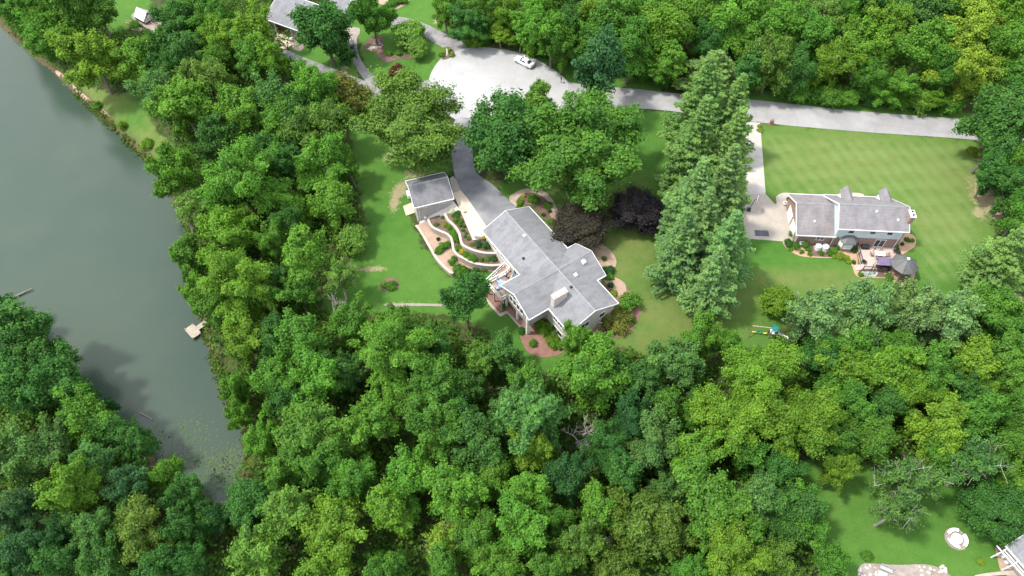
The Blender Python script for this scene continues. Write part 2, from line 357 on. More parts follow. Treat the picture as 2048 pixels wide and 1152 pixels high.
def box(name, mat, parent, *a): return MB().box(*a).build(name, mat, parent)
def copy_tree(o, parent=None):
    c_ = o.copy(); col.objects.link(c_); c_.parent = parent
    for ch in [x for x in o.children]: copy_tree(ch, c_)
    return c_
def smooth_line(pts, per=5, closed=False):
    pts = [Vector(p) for p in pts]; n = len(pts); out = []
    for i in range(n if closed else n-1):
        p0 = pts[(i-1) % n] if closed or i > 0 else pts[i]; p1 = pts[i]; p2 = pts[(i+1) % n]; p3 = pts[(i+2) % n] if closed or i+2 < n else p2
        for k in range(per):
            t = k/per; out.append(.5*((2*p1)+(p2-p0)*t+(2*p0-5*p1+4*p2-p3)*t*t+(3*p1-p0-3*p2+p3)*t**3))
    if not closed: out.append(pts[-1])
    return out
def sheet(name, px, mat, dz=.04, smooth=True, grid=1.0, kind='structure', zf=None, label=None, skirt=.12):
    """A paved or planted area lying on the ground, outline given in photograph measurements."""
    pts = [G(x, y) for x, y in px]
    if smooth: pts = smooth_line([(p.x, p.y, 0) for p in pts], 4, True)
    pl = [(p.x, p.y) for p in pts]; poly = np.array(pl)
    lo, hi = poly.min(0), poly.max(0)
    gx, gy = np.meshgrid(np.arange(lo[0]+.3, hi[0], grid), np.arange(lo[1]+.3, hi[1], grid)); gx = gx.ravel(); gy = gy.ravel()
    ok = poly_inside(poly, gx, gy) & (poly_dist(poly, gx, gy) > grid*.35)
    co = [Vector(p) for p in pl]+[Vector((x, y)) for x, y in zip(gx[ok], gy[ok])]; nb = len(pl)
    v2, _, fs, _, _, _ = delaunay_2d_cdt(co, [(i, (i+1) % nb) for i in range(nb)], [], 1, 1e-4)
    X = np.array([p[0] for p in v2]); Y = np.array([p[1] for p in v2])
    Z = h(X, Y)+dz if zf is None else np.array([zf(x, y) for x, y in zip(X, Y)])
    verts = list(zip(X, Y, Z)); faces = [tuple(f) for f in fs]
    # small edge so that the area has a thickness
    k = len(verts)
    if skirt:
        bi = [int(np.argmin((X-p[0])**2+(Y-p[1])**2)) for p in pl]
        for i in bi: verts.append((X[i], Y[i], Z[i]-skirt))
        for j in range(nb): faces.append((bi[j], k+j, k+(j+1) % nb, bi[(j+1) % nb]))
    me = bpy.data.meshes.new(name); me.from_pydata(verts, [], faces); me.update(); me.materials.append(MATS[mat])
    o = bpy.data.objects.new(name, me); col.objects.link(o); o['kind'] = kind
    return o

# ------------------------------------------------------------------ ground sheet and lake
def axis(lo, hi, step, far):
    inner = list(np.arange(lo, hi+.01, step)); out = []; d = step
    x = hi
    while x < far: d *= 1.5; x += d; out.append(x)
    neg = []; d = step; x = lo
    while x > -far: d *= 1.5; x -= d; neg.append(x)
    return np.array(neg[::-1]+inner+out)
ax_, ay_ = axis(-130, 130, 1.2, 2500), axis(10, 165, 1.2, 2500)
GX, GY = np.meshgrid(ax_, ay_); nx, ny = len(ax_), len(ay_)
X, Y = GX.ravel(), GY.ravel(); Z = h(X, Y)
me = bpy.data.meshes.new('ground'); me.vertices.add(nx*ny)
me.vertices.foreach_set('co', np.stack([X, Y, Z], 1).ravel())
i0 = (np.arange(ny-1)[:, None]*nx+np.arange(nx-1)[None]).ravel()
quads = np.stack([i0, i0+1, i0+nx+1, i0+nx], 1)
me.loops.add(quads.size); me.loops.foreach_set('vertex_index', quads.ravel())
me.polygons.add(len(quads)); me.polygons.foreach_set('loop_start', np.arange(len(quads))*4); me.polygons.foreach_set('loop_total', np.full(len(quads), 4))
me.polygons.foreach_set('use_smooth', np.ones(len(quads), bool)); me.update(calc_edges=True); me.materials.append(MATS['ground'])
ground = bpy.data.objects.new('ground', me); col.objects.link(ground); ground['kind'] = 'structure'

LAWNS = [[(1000,372),(1040,352),(1120,300),(1240,222),(1310,222),(1500,244),(1945,280),(1985,320),(1960,370),(1995,440),(1975,560),(2048,600),(2048,640),(1900,610),(1560,650),(1540,690),(1400,722),(1290,712),(1235,690),(1120,745),(1060,745),(1035,700),(960,620),(960,520),(1000,440)],
         [(700,255),(760,250),(850,240),(900,300),(905,350),(830,345),(815,430),(850,500),(905,560),(980,590),(1040,670),(1080,750),(1020,745),(960,650),(880,630),(760,622),(670,640),(640,600),(700,520),(735,450),(705,330)],
         [(690,0),(870,-20),(895,50),(960,88),(1060,108),(1140,122),(1280,150),(1340,186),(1270,180),(1130,168),(1060,116),(960,98),(890,110),(858,165),(830,210),(770,190),(730,150),(720,80),(690,60)],
         [(1478,176),(1700,202),(1950,226),(1950,242),(1700,222),(1478,198)],
         [(112,140),(170,170),(230,190),(280,180),(300,240),(345,290),(340,345),(305,330),(250,272),(190,215)],
         [(1590,920),(1700,925),(1900,950),(2000,1030),(2070,1060),(2070,1180),(1690,1180),(1640,1060)],
         [(588,88),(700,90),(722,172),(640,140),(590,110)], [(195,-10),(300,-10),(300,50),(200,70)]]
DIRT = [(777,314,11,8),(790,398,9,26),(805,375,9,14),(1978,400,28,38),(1958,425,12,10),(2040,605,22,16),(1385,580,18,12),(1412,610,18,9),(1430,600,9,9),(744,536,26,3),(690,137,8,6),(878,38,11,9),(1965,318,12,12),
        (830,345,20,6),(1590,478,14,4),(650,370,12,8),(800,612,90,3)]
DRY = [(1300,640,120,60),(1250,480,60,90),(1170,380,60,40),(1600,560,120,16),(1700,320,160,50),(1880,350,80,60),(300,290,40,40),(1660,575,60,10),(1440,600,60,30),(200,200,60,40),(1880,440,70,40)]
MOW = [[(1530,270),(1930,288),(1955,340),(1945,420),(1960,560),(1850,560),(1835,470),(1790,400),(1560,395),(1545,400)]]
def soft(poly_px, w):
    pl = np.array([G(x, y)[:2] for x, y in poly_px]); d = poly_dist(pl, X, Y); s = np.where(poly_inside(pl, X, Y), d, -d)
    return np.clip(.5+s/(2*w), 0, 1)
def ell(px, py, rx, ry):
    p = G(px, py); q = G(px+rx, py); r2 = G(px, py-ry); a = max(.3, abs(q.x-p.x)); bb = max(.4, abs(r2.y-p.y))
    return np.clip(1.25-np.sqrt(((X-p.x)/a)**2+((Y-p.y)/bb)**2)*.6, 0, 1)
A = {'lawn': np.max([soft(q, 1.2) for q in LAWNS], 0), 'dirt': np.max([ell(*q) for q in DIRT], 0), 'dry': np.max([ell(*q) for q in DRY], 0), 'mow': np.max([soft(q, .8) for q in MOW], 0)}
ld = poly_dist(LAKE, X, Y); lin = poly_inside(LAKE, X, Y)
A['bank'] = np.where(lin, 1.0, np.clip(1.3-ld/1.4, 0, 1))
for k, a in A.items():
    at = me.attributes.new(k, 'FLOAT', 'POINT'); at.data.foreach_set('value', a.astype(np.float32))
def lawn_at(x, y): return any(poly_inside(q, x, y).any() for q in _LW)
_LW = [np.array([G(a, b_)[:2] for a, b_ in q]) for q in LAWNS]

lv = [(p[0], p[1]) for p in LAKE]
cx_, cy_ = LAKE.mean(0); big_lake = []
nl = len(LAKE)
for i in range(nl):
    a, b_, c_ = LAKE[i-1], LAKE[i], LAKE[(i+1) % nl]; t = (c_-a)/np.linalg.norm(c_-a); big_lake.append(b_+np.array([t[1], -t[0]])*0)
wm = MB(); wm.add([(-430, 5, WATER), (-30, 5, WATER), (-30, 160, WATER), (-80, 430, WATER), (-430, 430, WATER)], [(0,1,2,3,4)])
lake = wm.build('lake_water', 'water'); lake['kind'] = 'structure'

# ------------------------------------------------------------------ roads, drives, walks, beds
sheet('road', [(2090,296),(1940,279),(1700,262),(1500,243),(1340,222),(1260,217),(1150,219),(1080,232),(1010,246),(960,250),(915,240),(880,212),(862,180),(862,152),(885,118),(925,100),(968,96),(1015,102),(1060,115),(1100,137),(1132,162),(1190,172),(1270,178),(1340,186),(1480,197),(1700,221),(1940,240),(2090,254)], 'road', .05, grid=2)
sheet('turning_circle', [(1100,228),(1080,233),(1010,247),(960,251),(914,241),(878,212),(860,180),(860,152),(883,117),(924,99),(968,95),(1016,101),(1061,114),(1101,136),(1134,162),(1136,178),(1125,215)], 'road_pale', .07, grid=2)
sheet('driveway', [(912,238),(962,246),(950,275),(945,300),(953,345),(986,370),(1018,402),(1032,418),(1012,450),(975,468),(945,432),(921,388),(908,345),(903,300)], 'asphalt', .09)
sheet('driveway', [(862,178),(820,192),(790,192),(756,197),(700,178),(640,150),(590,122),(560,118),(570,100),(600,112),(660,135),(720,158),(758,172),(800,177),(858,160)], 'asphalt_old', .05)
sheet('driveway', [(796,184),(762,190),(738,170),(715,140),(702,110),(699,80),(700,58),(716,56),(720,62),(714,76),(716,105),(732,135),(765,165)], 'asphalt_old', .065)
sheet('driveway', [(768,36),(800,34),(840,44),(880,62),(935,92),(905,106),(880,92),(850,74),(820,56),(790,50),(766,50)], 'asphalt_old', .05)
sheet('driveway', [(1478,242),(1520,246),(1526,320),(1531,386),(1528,390),(1486,388),(1484,320)], 'concrete_pale', .06, smooth=False)
sheet('driveway', [(1486,389),(1531,388),(1550,409),(1576,392),(1590,395),(1592,470),(1580,484),(1500,478),(1488,472)], 'concrete', .06, smooth=False)
sheet('garden_path', [(1556,410),(1552,394),(1566,386),(1585,387),(1640,391),(1652,396),(1652,402),(1585,398),(1566,400)], 'concrete', .05)
sheet('garden_path', [(1648,397),(1680,388),(1715,386),(1728,390),(1720,394),(1690,394)], 'concrete', .055)
sheet('garden_path', [(1018,396),(1036,382),(1058,377),(1082,380),(1100,393),(1112,412),(1117,426),(1104,426),(1099,408),(1086,394),(1068,386),(1048,388),(1034,400),(1036,412),(1028,412)], 'paver', .06)
sheet('garden_path', [(775,607),(830,607),(886,609),(886,613),(830,612),(775,613)], 'gravel', .05)
sheet('garden_path', [(660,640),(700,622),(740,611),(742,615),(700,628),(664,646)], 'gravel', .05)
sheet('planting_bed', [(1042,394),(1060,385),(1082,388),(1096,402),(1104,422),(1112,440),(1090,440),(1062,412),(1046,412)], 'mulch', .055)
sheet('planting_bed', [(1100,430),(1118,426),(1125,440),(1150,470),(1205,490),(1228,510),(1232,530),(1214,548),(1180,500),(1135,478)], 'soil_pale', .06)
sheet('planting_bed', [(1205,560),(1225,560),(1250,575),(1275,600),(1280,630),(1262,660),(1236,675),(1205,668),(1190,672),(1180,660),(1215,640),(1240,612)], 'mulch_red', .05)
sheet('planting_bed', [(1206,556),(1232,556),(1252,572),(1242,596)], 'soil_pale', .07)
sheet('planting_bed', [(1040,668),(1056,655),(1100,628),(1150,672),(1140,690),(1125,706),(1100,714),(1075,713),(1052,700)], 'mulch_red', .05)
sheet('patio', [(1012,618),(1045,655),(1060,658),(1098,628),(1060,590),(1030,585)], 'brick_patio', .07, smooth=False)
sheet('patio_edge', [(968,590),(1000,627),(1014,621),(1046,656),(1043,660),(1014,627),(1000,634),(964,594)], 'wall_stone', .06, smooth=False)
sheet('planting_bed', [(970,590),(1000,626),(1030,610),(1000,575)], 'mulch_red', .05, smooth=False)
sheet('planting_bed', [(757,572),(766,560),(784,556),(798,564),(797,576),(780,582),(764,580)], 'mulch', .05)
sheet('planting_bed', [(727,100),(735,82),(756,70),(768,82),(766,100),(780,112),(820,108),(848,98),(850,110),(836,118),(800,118),(775,126),(757,116),(750,104)], 'mulch', .06)
sheet('planting_bed', [(880,112),(884,98),(898,94),(910,106),(900,116),(886,120)], 'mulch', .07)
sheet('planting_bed', [(752,0),(770,14),(790,19),(812,8),(820,-10),(760,-12)], 'soil_pale', .05)
sheet('planting_bed', [(1566,480),(1572,496),(1600,512),(1640,516),(1688,517),(1703,530),(1710,549),(1724,557),(1745,556),(1775,558),(1805,571),(1824,567),(1829,545),(1812,548),(1780,546),(1720,540),(1716,492),(1700,490),(1590,478)], 'mulch_tan', .05)
sheet('planting_bed', [(1612,490),(1622,510),(1642,514),(1675,514),(1672,505),(1668,490)], 'mulch', .065)
sheet('planting_bed', [(1716,547),(1728,554),(1745,553),(1768,555),(1764,544),(1725,541)], 'mulch', .065)
sheet('planting_bed', [(1797,476),(1812,468),(1826,470),(1832,484),(1826,496),(1810,506),(1800,508)], 'mulch_tan', .05)
sheet('planting_bed', [(1511,245),(1524,246),(1526,258),(1520,265),(1513,262)], 'mulch', .05)
sheet('planting_bed', [(1715,1152),(1716,1138),(1728,1127),(1760,1128),(1800,1130),(1850,1129),(1882,1138),(1908,1160),(1900,1180),(1715,1180)], 'gravel', .05)
sheet('planting_bed', [(1990,1096),(2010,1092),(2048,1150),(2060,1170),(2030,1165),(2000,1140)], 'soil_pale', .05, smooth=False)
sheet('garden_path', [(1952,1150),(2000,1143),(2048,1140),(2048,1150),(2000,1150),(1955,1156)], 'wall_stone', .06)
sheet('garden_path', [(560,62),(585,66),(592,80),(640,86),(636,92),(590,88),(572,98),(556,94),(548,80)], 'concrete_tan', .05)
sheet('garden_path', [(682,34),(700,8),(712,-4),(726,-4),(714,14),(694,32),(688,38)], 'concrete_tan', .05)
sheet('planting_bed', [(584,92),(596,84),(608,92),(602,102),(590,100)], 'gravel', .05)
sheet('gravel_yard', [(262,32),(300,20),(345,40),(352,60),(330,70),(300,60)], 'gravel', .05)
sheet('planting_bed', [(445,125),(490,120),(510,150),(470,165),(430,150)], 'soil_pale', .05)
sheet('stone_edging', [(112,142),(122,146),(160,182),(215,226),(212,231),(155,188),(116,152)], 'soil_pale', .06)
sheet('parking_pad', [(688,66),(698,56),(714,56),(720,66),(712,76),(694,78)], 'gravel', .08)

def concrete_slab(name, corners, mat, deep=3.6):
    pts = [P(*c) for c in corners]
    o = MB().prism([(p.x, p.y) for p in pts], [p.z-deep for p in pts], [p.z for p in pts]).build(name, mat); o['kind'] = 'structure'; return o
# walk sloping down beside the drive, landing in front of the workshop
concrete_slab('walkway', [(921,380,.05),(934,395,.06),(958,430,.08),(984,468,.1),(983,474,.1),(946,480,.1),(921,421,.1),(906,386,.06)], 'concrete_tan')
concrete_slab('walkway', [(906,352,.0),(913,360,.0),(920.5,379.5,.05),(906,385.5,.05),(899,357,.0)], 'concrete')
concrete_slab('workshop_ramp', [(905,399,.02),(921,421,.02),(889,432,-1.0),(858,440,-2.2),(834,449,-2.75),(826,430,-2.75),(823,410,-2.6),(840,412,-2.6),(842,439,-2.6),(872,425,-1.4)], 'concrete_bright', 2.0)
concrete_slab('workshop_landing', [(806,412,-2.3),(824,405,-2.3),(832,424,-2.45),(812,431,-2.45)], 'concrete_tan', 1.0)

# ------------------------------------------------------------------ terraced garden with curved retaining walls
UP = [(890,427,-.15),(893,434,-.15),(897,441,-.15),(905,448,-.15),(913,457,-.15),(919,468,-.15),(921,478,-.15),(925,489,-.15),(936,496,-.15),(952,502,-.15),(972,506,-.15),(996,506,-.15)]
MID = [(856,437,-1.25),(859,446,-1.25),(866,455,-1.25),(880,462,-1.25),(894,468,-1.25),(902,476,-1.25),(905,487,-1.25),(907,499,-1.25),(914,509,-1.25),(928,517,-1.25),(944,525,-1.25),(962,529,-1.25),(985,531,-1.25),(1006,529,-1.25)]
LOW = [(832,451,-2.45),(838,458,-2.45),(846,470,-2.45),(854,484,-2.45),(862,498,-2.45),(870,512,-2.45),(880,525,-2.45),(892,537,-2.45),(904,546,-2.45),(914,540,-2.45),(924,533,-2.45)]
def retaining(name, label, line, drop, cap_w=.34):
    pts = smooth_line([P(*p) for p in line], 3); t = thing(name, label, 'retaining wall')
    m1, m2 = MB(), MB(); n_ = len(pts); L_, R_ = [], []
    for i, p in enumerate(pts):
        d = (pts[min(i+1, n_-1)]-pts[max(i-1, 0)]); d.z = 0; d.normalize(); w = Vector((-d.y, d.x, 0)); L_.append(p+w*cap_w*.5); R_.append(p-w*cap_w*.5)
    def strip(mb, za, zb, k):
        vs_ = []
        for a, b_, p in zip(L_, R_, pts):
            a2, b2 = p+(a-p)*k, p+(b_-p)*k
            vs_ += [(a2.x,a2.y,p.z+za),(b2.x,b2.y,p.z+za),(b2.x,b2.y,p.z+zb),(a2.x,a2.y,p.z+zb)]
        fs = []
        for i in range(n_-1):
            for j in range(4): fs.append((i*4+j, i*4+(j+1) % 4, (i+1)*4+(j+1) % 4, (i+1)*4+j))
        fs += [(0,1,2,3), tuple((n_-1)*4+j for j in (3,2,1,0))]; mb.add(vs_, fs)
    # courses of split-face block, each stepped a little
    for c_ in range(4):
        mc = MB(); z1 = .0-c_*drop/4; strip(mc, z1-drop/4+.015, z1, 1.0-.06*(c_ % 2)); mc.build('block_course', 'wall_stone', t)
    strip(m2, .005, .09, 1.25); m2.build('cap_stone', 'wall_cap', t)
    return pts
p_up = retaining('retaining_wall', 'upper curved block retaining wall below the walk, ending at the house', UP, 1.6)
p_mid = retaining('retaining_wall', 'middle S-shaped block retaining wall between the two planted tiers', MID, 1.6)
p_low = retaining('retaining_wall', 'low outer block retaining wall bordering the west lawn', LOW, 1.4)
def tier(name, edge, back, ztop, mat):
    pl = [(p.x, p.y) for p in edge]+[(P(*q).x, P(*q).y) for q in back]
    o = MB().prism(pl, ztop-3.0, ztop).build(name, mat); o['kind'] = 'structure'
tier('terrace_bed', p_up, [(1012,500,-.2),(985,470,-.2),(946,478,-.2),(921,420,-.2)], -.24, 'mulch')
tier('terrace_bed', p_mid, [(1010,515,-1.2),(1000,500,-1.2),(950,495,-1.2),(925,470,-1.2),(900,432,-1.2),(885,428,-1.4)], -1.36, 'mulch')
tier('terrace_bed', p_low, [(940,536,-2.5),(1000,545,-2.5),(1012,535,-2.5),(1000,520,-2.5),(930,505,-2.5),(908,480,-2.5),(870,445,-2.5),(850,440,-2.5)], -2.55, 'soil_pale')

# ------------------------------------------------------------------ main house (cross plan)
def gable_roof(parent, x0, x1, yl, yr, zl, zr, yridge, zridge, mat, th=.18, along='x', caps=True, fascia='white_paint', name='roof'):
    f = (lambda x, y, z: (x, y, z)) if along == 'x' else (lambda x, y, z: (y, x, z))
    mb = MB()
    for (ye, ze) in ((yl, zl), (yr, zr)):
        v = [f(x0,ye,ze),f(x1,ye,ze),f(x1,yridge,zridge),f(x0,yridge,zridge),f(x0,ye,ze-th),f(x1,ye,ze-th),f(x1,yridge,zridge-th),f(x0,yridge,zridge-th)]
        mb.add(v, [(0,1,2,3),(4,7,6,5),(0,4,5,1),(1,5,6,2),(2,6,7,3),(3,7,4,0)])
    r = mb.build(name, mat, parent)
    if fascia:
        fm = MB()
        for (ye, ze) in ((yl, zl), (yr, zr)):
            s = 1 if ye > yridge else -1
            a = (ye, ye+s*.10); fm.add([f(x0-.04,a[0],ze-.2),f(x1+.04,a[0],ze-.2),f(x1+.04,a[1],ze-.2),f(x0-.04,a[1],ze-.2),f(x0-.04,a[0],ze+.03),f(x1+.04,a[0],ze+.03),f(x1+.04,a[1],ze+.03),f(x0-.04,a[1],ze+.03)],
                                         [(0,3,2,1),(4,5,6,7),(0,1,5,4),(1,2,6,5),(2,3,7,6),(3,0,4,7)])
            for xe, o_ in ((x0, -.06), (x1, .06)):
                v = [f(xe,ye,ze-.26),f(xe+o_,ye,ze-.26),f(xe+o_,ye,ze+.04),f(xe,ye,ze+.04),f(xe,yridge,zridge-.26),f(xe+o_,yridge,zridge-.26),f(xe+o_,yridge,zridge+.04),f(xe,yridge,zridge+.04)]
                fm.add(v, [(0,1,2,3),(4,7,6,5),(0,4,5,1),(1,5,6,2),(2,6,7,3),(3,7,4,0)])
        fm.build('fascia', fascia, r)
    if caps:
        c_ = MB(); c_.add([f(x0,yridge-.14,zridge-.03),f(x1,yridge-.14,zridge-.03),f(x1,yridge,zridge+.09),f(x0,yridge,zridge+.09),f(x1,yridge+.14,zridge-.03),f(x0,yridge+.14,zridge-.03)], [(0,1,2,3),(3,2,4,5),(0,3,5),(1,4,2),(0,5,4,1)])
        c_.build('ridge_cap', 'ridge', r)
    return r
def window(parent, x0, x1, z0, z1, y, face, panes=1, along='x', glass='glass_dark', frame='white_paint', name='window'):
    """window standing proud of a wall at y (or x), face = +1 / -1"""
    g = (lambda a, d, z: (a, d, z)) if along == 'x' else (lambda a, d, z: (d, a, z))
    def bx(mb, a0, a1, d0, d1, za, zb):
        p, q = g(a0, d0, za), g(a1, d1, zb)
        mb.box(min(p[0],q[0]), max(p[0],q[0]), min(p[1],q[1]), max(p[1],q[1]), za, zb)
    fm = MB(); w = .09
    bx(fm, x0-w, x1+w, y, y+face*.07, z1, z1+w); bx(fm, x0-w, x1+w, y, y+face*.09, z0-w, z0)
    bx(fm, x0-w, x0, y, y+face*.07, z0, z1); bx(fm, x1, x1+w, y, y+face*.07, z0, z1)
    for i in range(1, panes):
        c_ = x0+(x1-x0)*i/panes; bx(fm, c_-.04, c_+.04, y, y+face*.065, z0, z1)
    o = fm.build(name, frame, parent)
    for i in range(panes):
        pm = MB(); a = x0+(x1-x0)*i/panes; b_ = x0+(x1-x0)*(i+1)/panes; bx(pm, a, b_, y, y+face*.03, z0, z1); pm.build('pane', glass, o)
    return o

TH = R(-55.67)
mh = thing('main_house', 'cross-shaped house with grey shingle roof and wide white brick chimney', 'house', (7.6,70.8,0), TH)
r1 = gable_roof(mh, -15.4, 9.75, -4.95, 4.95, 2.8, 2.8, 0, 4.9, 'shingle_x')
r2 = gable_roof(mh, -8.8, 6.8, -3.95, 4.2, 2.8, 2.8, 0, 4.93, 'shingle_y', along='y')
w = MB()
w.box(-14.95, 9.3, -4.5, 4.5, -4.5, 2.7)
for x in (-14.95, 9.3): w.add([(x-.01,-4.5,2.7),(x-.01,4.5,2.7),(x-.01,0,4.65),(x+.01,-4.5,2.7),(x+.01,4.5,2.7),(x+.01,0,4.65)], [(0,1,2),(3,5,4),(0,3,4,1),(1,4,5,2),(2,5,3,0)])
w.build('wall', 'siding_cream', mh)
w = MB().box(-3.55, 3.8, 4.505, 6.35, -3, 2.7); w.add([(-3.55,6.34,2.7),(3.8,6.34,2.7),(0,6.34,4.6),(-3.55,6.3,2.7),(3.8,6.3,2.7),(0,6.3,4.6)], [(0,1,2),(3,5,4),(0,3,4,1),(1,4,5,2),(2,5,3,0)]); w.build('wall', 'siding_cream', mh)
w = MB().box(-3.5, 3.5, -8.3, -4.505, -.45, 2.65); w.build('wall', 'siding_taupe', mh)
w = MB(); w.add([(-3.5,-8.32,2.6),(3.5,-8.32,2.6),(0,-8.32,4.5),(-3.5,-8.2,2.6),(3.5,-8.2,2.6),(0,-8.2,4.5)], [(0,1,2),(3,5,4),(0,3,4,1),(1,4,5,2),(2,5,3,0)]); w.build('gable', 'blue_gable', mh)
for x in (-1.5, -.5, .5, 1.5): window(mh, x-.36, x+.36, .8, 2.1, -8.3, -1)
for x in (-.5, .5): window(mh, x-.36, x+.36, 2.4, 3.2, -8.32, -1)
for y in (-7.4, -6.5, -5.6): window(mh, y-.32, y+.32, 1.4, 2.2, 3.5, 1, along='y')
for x in (-3.3, 0, 3.3): box('post', 'white_paint', mh, x-.17, x+.17, -8.25, -7.9, -3.3, -.46)
box('post', 'white_paint', mh, 3.13, 3.47, -8.6, -8.27, -3.3, 2.5)
box('corner_trim', 'white_paint', mh, -3.56, -3.40, -8.42, -8.31, -.45, 2.6)
for x in (5.6, 6.9): window(mh, x-.5, x+.5, .6, 1.9, -4.5, -1, 2)
window(mh, 5.0, 7.6, -2.2, -1.0, -4.5, -1, 2)
for x in (-12.2, -9.6): window(mh, x-.6, x+.6, .9, 2.0, -4.5, -1, 2)
window(mh, -6.3, -4.5, -.0, 2.1, -4.5, -1, 2, name='sliding_door')
for x in (-12, -8): window(mh, x-.6, x+.6, .9, 2.0, 4.5, 1, 2)
for y in (-2.2, 2.2):                                                # garage doors facing the drive
    d_ = box('garage_door', 'white_paint', mh, -15.02, -14.96, y-1.25, y+1.25, 0, 2.2)
    for k in range(4): box('door_panel', 'white_paint', d_, -15.05, -15.021, y-1.2, y+1.2, .04+k*.55, .53+k*.55)
window(mh, -2.2, -.6, .7, 1.9, 9.3, 1, 2, along='y'); window(mh, 1.6, 2.6, .7, 1.9, 9.3, 1, 1, along='y')
ch = MB().box(3.9, 4.75, -4.35, -1.75, 2.6, 5.55).build('chimney', 'brick_white', mh)
box('chimney_cap', 'wall_cap', ch, 3.8, 4.85, -4.45, -1.65, 5.55, 5.68)
for y in (-4.0, -3.05, -2.1): MB().box(4.02, 4.62, y-.3, y+.3, 5.68, 5.88).build('flue', 'cream', ch)
def roof_z(x, y, half=4.95, base=4.9, rise=2.1): return base-rise*abs(y)/half
for x, y, s in ((.9, 4.5, .32), (2.1, 2.0, .27)):                       # white box vents
    z = roof_z(x, y) if y > 3 and abs(x) > 3 else max(4.93-2.13*abs(x)/4.2, roof_z(x, y) if y < 4.95 else 0)
    v_ = MB().box(x-s, x+s, y-s, y+s, z-.25, z+.32).build('roof_vent', 'white_paint', r1); box('vent_hood', 'metal_grey', v_, x-s*.55, x+s*.55, y-s*.55, y+s*.55, z+.325, z+.4)
for x, y, m_ in ((-9.1, -.45, 'white_paint'), (-5.8, -2.9, 'black'), (3.95, -.35, 'black')):
    z = roof_z(x, y); MB().box(x-.2, x+.2, y-.2, y+.2, z-.15, z+.18).build('vent_pipe', m_, r1)
for q in ((-3.62,-8.5,-3),(9.2,4.6,-1.5)): MB().tube((q[0],q[1],2.6), q, .06).build('downspout', 'white_paint', mh)

# raised deck with stairs in the corner of the house
dk = thing('raised_deck', 'raised wooden deck with white railings and stair beside the west wing', 'deck', (7.6,70.8,0), TH)
for k in range(18):
    y0 = -9.4+k*.272; box('deck_board', 'deck_brown', dk, -7.1, -3.62, y0, y0+.255, -.12, -.04)
box('deck_board', 'deck_brown', dk, -3.61, -2.9, -9.4, -8.45, -.12, -.04)
box('joist_frame', 'brown_wood', dk, -7.05, -3.65, -9.35, -4.55, -.32, -.125)
for x, y in ((-6.95,-9.3),(-5.2,-9.3),(-3.05,-9.3),(-6.95,-7)): box('post', 'grey_wood', dk, x-.09, x+.09, y-.09, y+.09, -3.5, -.33)
def railing(parent, a, b_, z, n_=0, mat='white_paint', posts=True, hgt=.95, r=.045, zb=None, bal=.28):
    zb = z if zb is None else zb
    a3, b3 = Vector((*a, z)), Vector((*b_, zb)); L_ = (b3-a3).length; m_ = MB()
    d_ = (b3-a3); u = Vector((d_.y, -d_.x, 0)).normalized()*r
    for hh, tk in ((hgt, .06), (.12, .05)):
        q0, q1 = a3+Vector((0,0,hh)), b3+Vector((0,0,hh)); v = [q0-u*1.3,q1-u*1.3,q1+u*1.3,q0+u*1.3]; v += [p+Vector((0,0,tk)) for p in v]
        m_.add([tuple(p) for p in v], [(0,3,2,1),(4,5,6,7),(0,1,5,4),(1,2,6,5),(2,3,7,6),(3,0,4,7)])
    k = max(2, int(L_/bal))
    for i in range(1, k):
        p = a3+d_*i/k; m_.box(p.x-.018, p.x+.018, p.y-.018, p.y+.018, p.z+.14, p.z+hgt)
    rl = m_.build('railing', mat, parent)
    k = max(1, round(L_/1.6))
    for i in range(k+1):
        p = a3+d_*i/k; box('rail_post', mat, rl, p.x-.06, p.x+.06, p.y-.06, p.y+.06, p.z-.1, p.z+hgt+.12)
railing(dk, (-7.05,-9.35), (-2.95,-9.35), -.04); railing(dk, (-2.95,-9.3), (-2.95,-8.5), -.04)
railing(dk, (-7.08,-9.3), (-7.08,-5.6), -.04)
railing(dk, (-7.3,-5.0), (-7.3,-8.6), -.1, zb=-2.0); railing(dk, (-8.7,-5.0), (-8.7,-8.6), -.1, zb=-2.0)
railing(dk, (-8.7,-4.75), (-7.3,-4.75), -.04)
box('stair_landing', 'deck_brown', dk, -8.75, -7.12, -5.6, -4.55, -.14, -.05)
for k in range(11): box('tread', 'deck_brown', dk, -8.65, -7.35, -5.62-.28*(k+1), -5.62-.28*k, -.26-.17*k, -.2-.17*k)
for x in (-8.62, -7.38): MB().add([(x-.03,-5.6,-.35),(x-.03,-8.7,-2.3),(x-.03,-8.7,-2.1),(x-.03,-5.6,-.15),(x+.03,-5.6,-.35),(x+.03,-8.7,-2.3),(x+.03,-8.7,-2.1),(x+.03,-5.6,-.15)], [(0,1,2,3),(4,7,6,5),(0,4,5,1),(1,5,6,2),(2,6,7,3),(3,7,4,0)]).build('stringer', 'white_paint', dk)
MHM = Matrix.Translation((7.6,70.8,0)) @ Matrix.Rotation(TH, 4, 'Z')
def mhp(x, y, z): return MHM @ Vector((x, y, z))

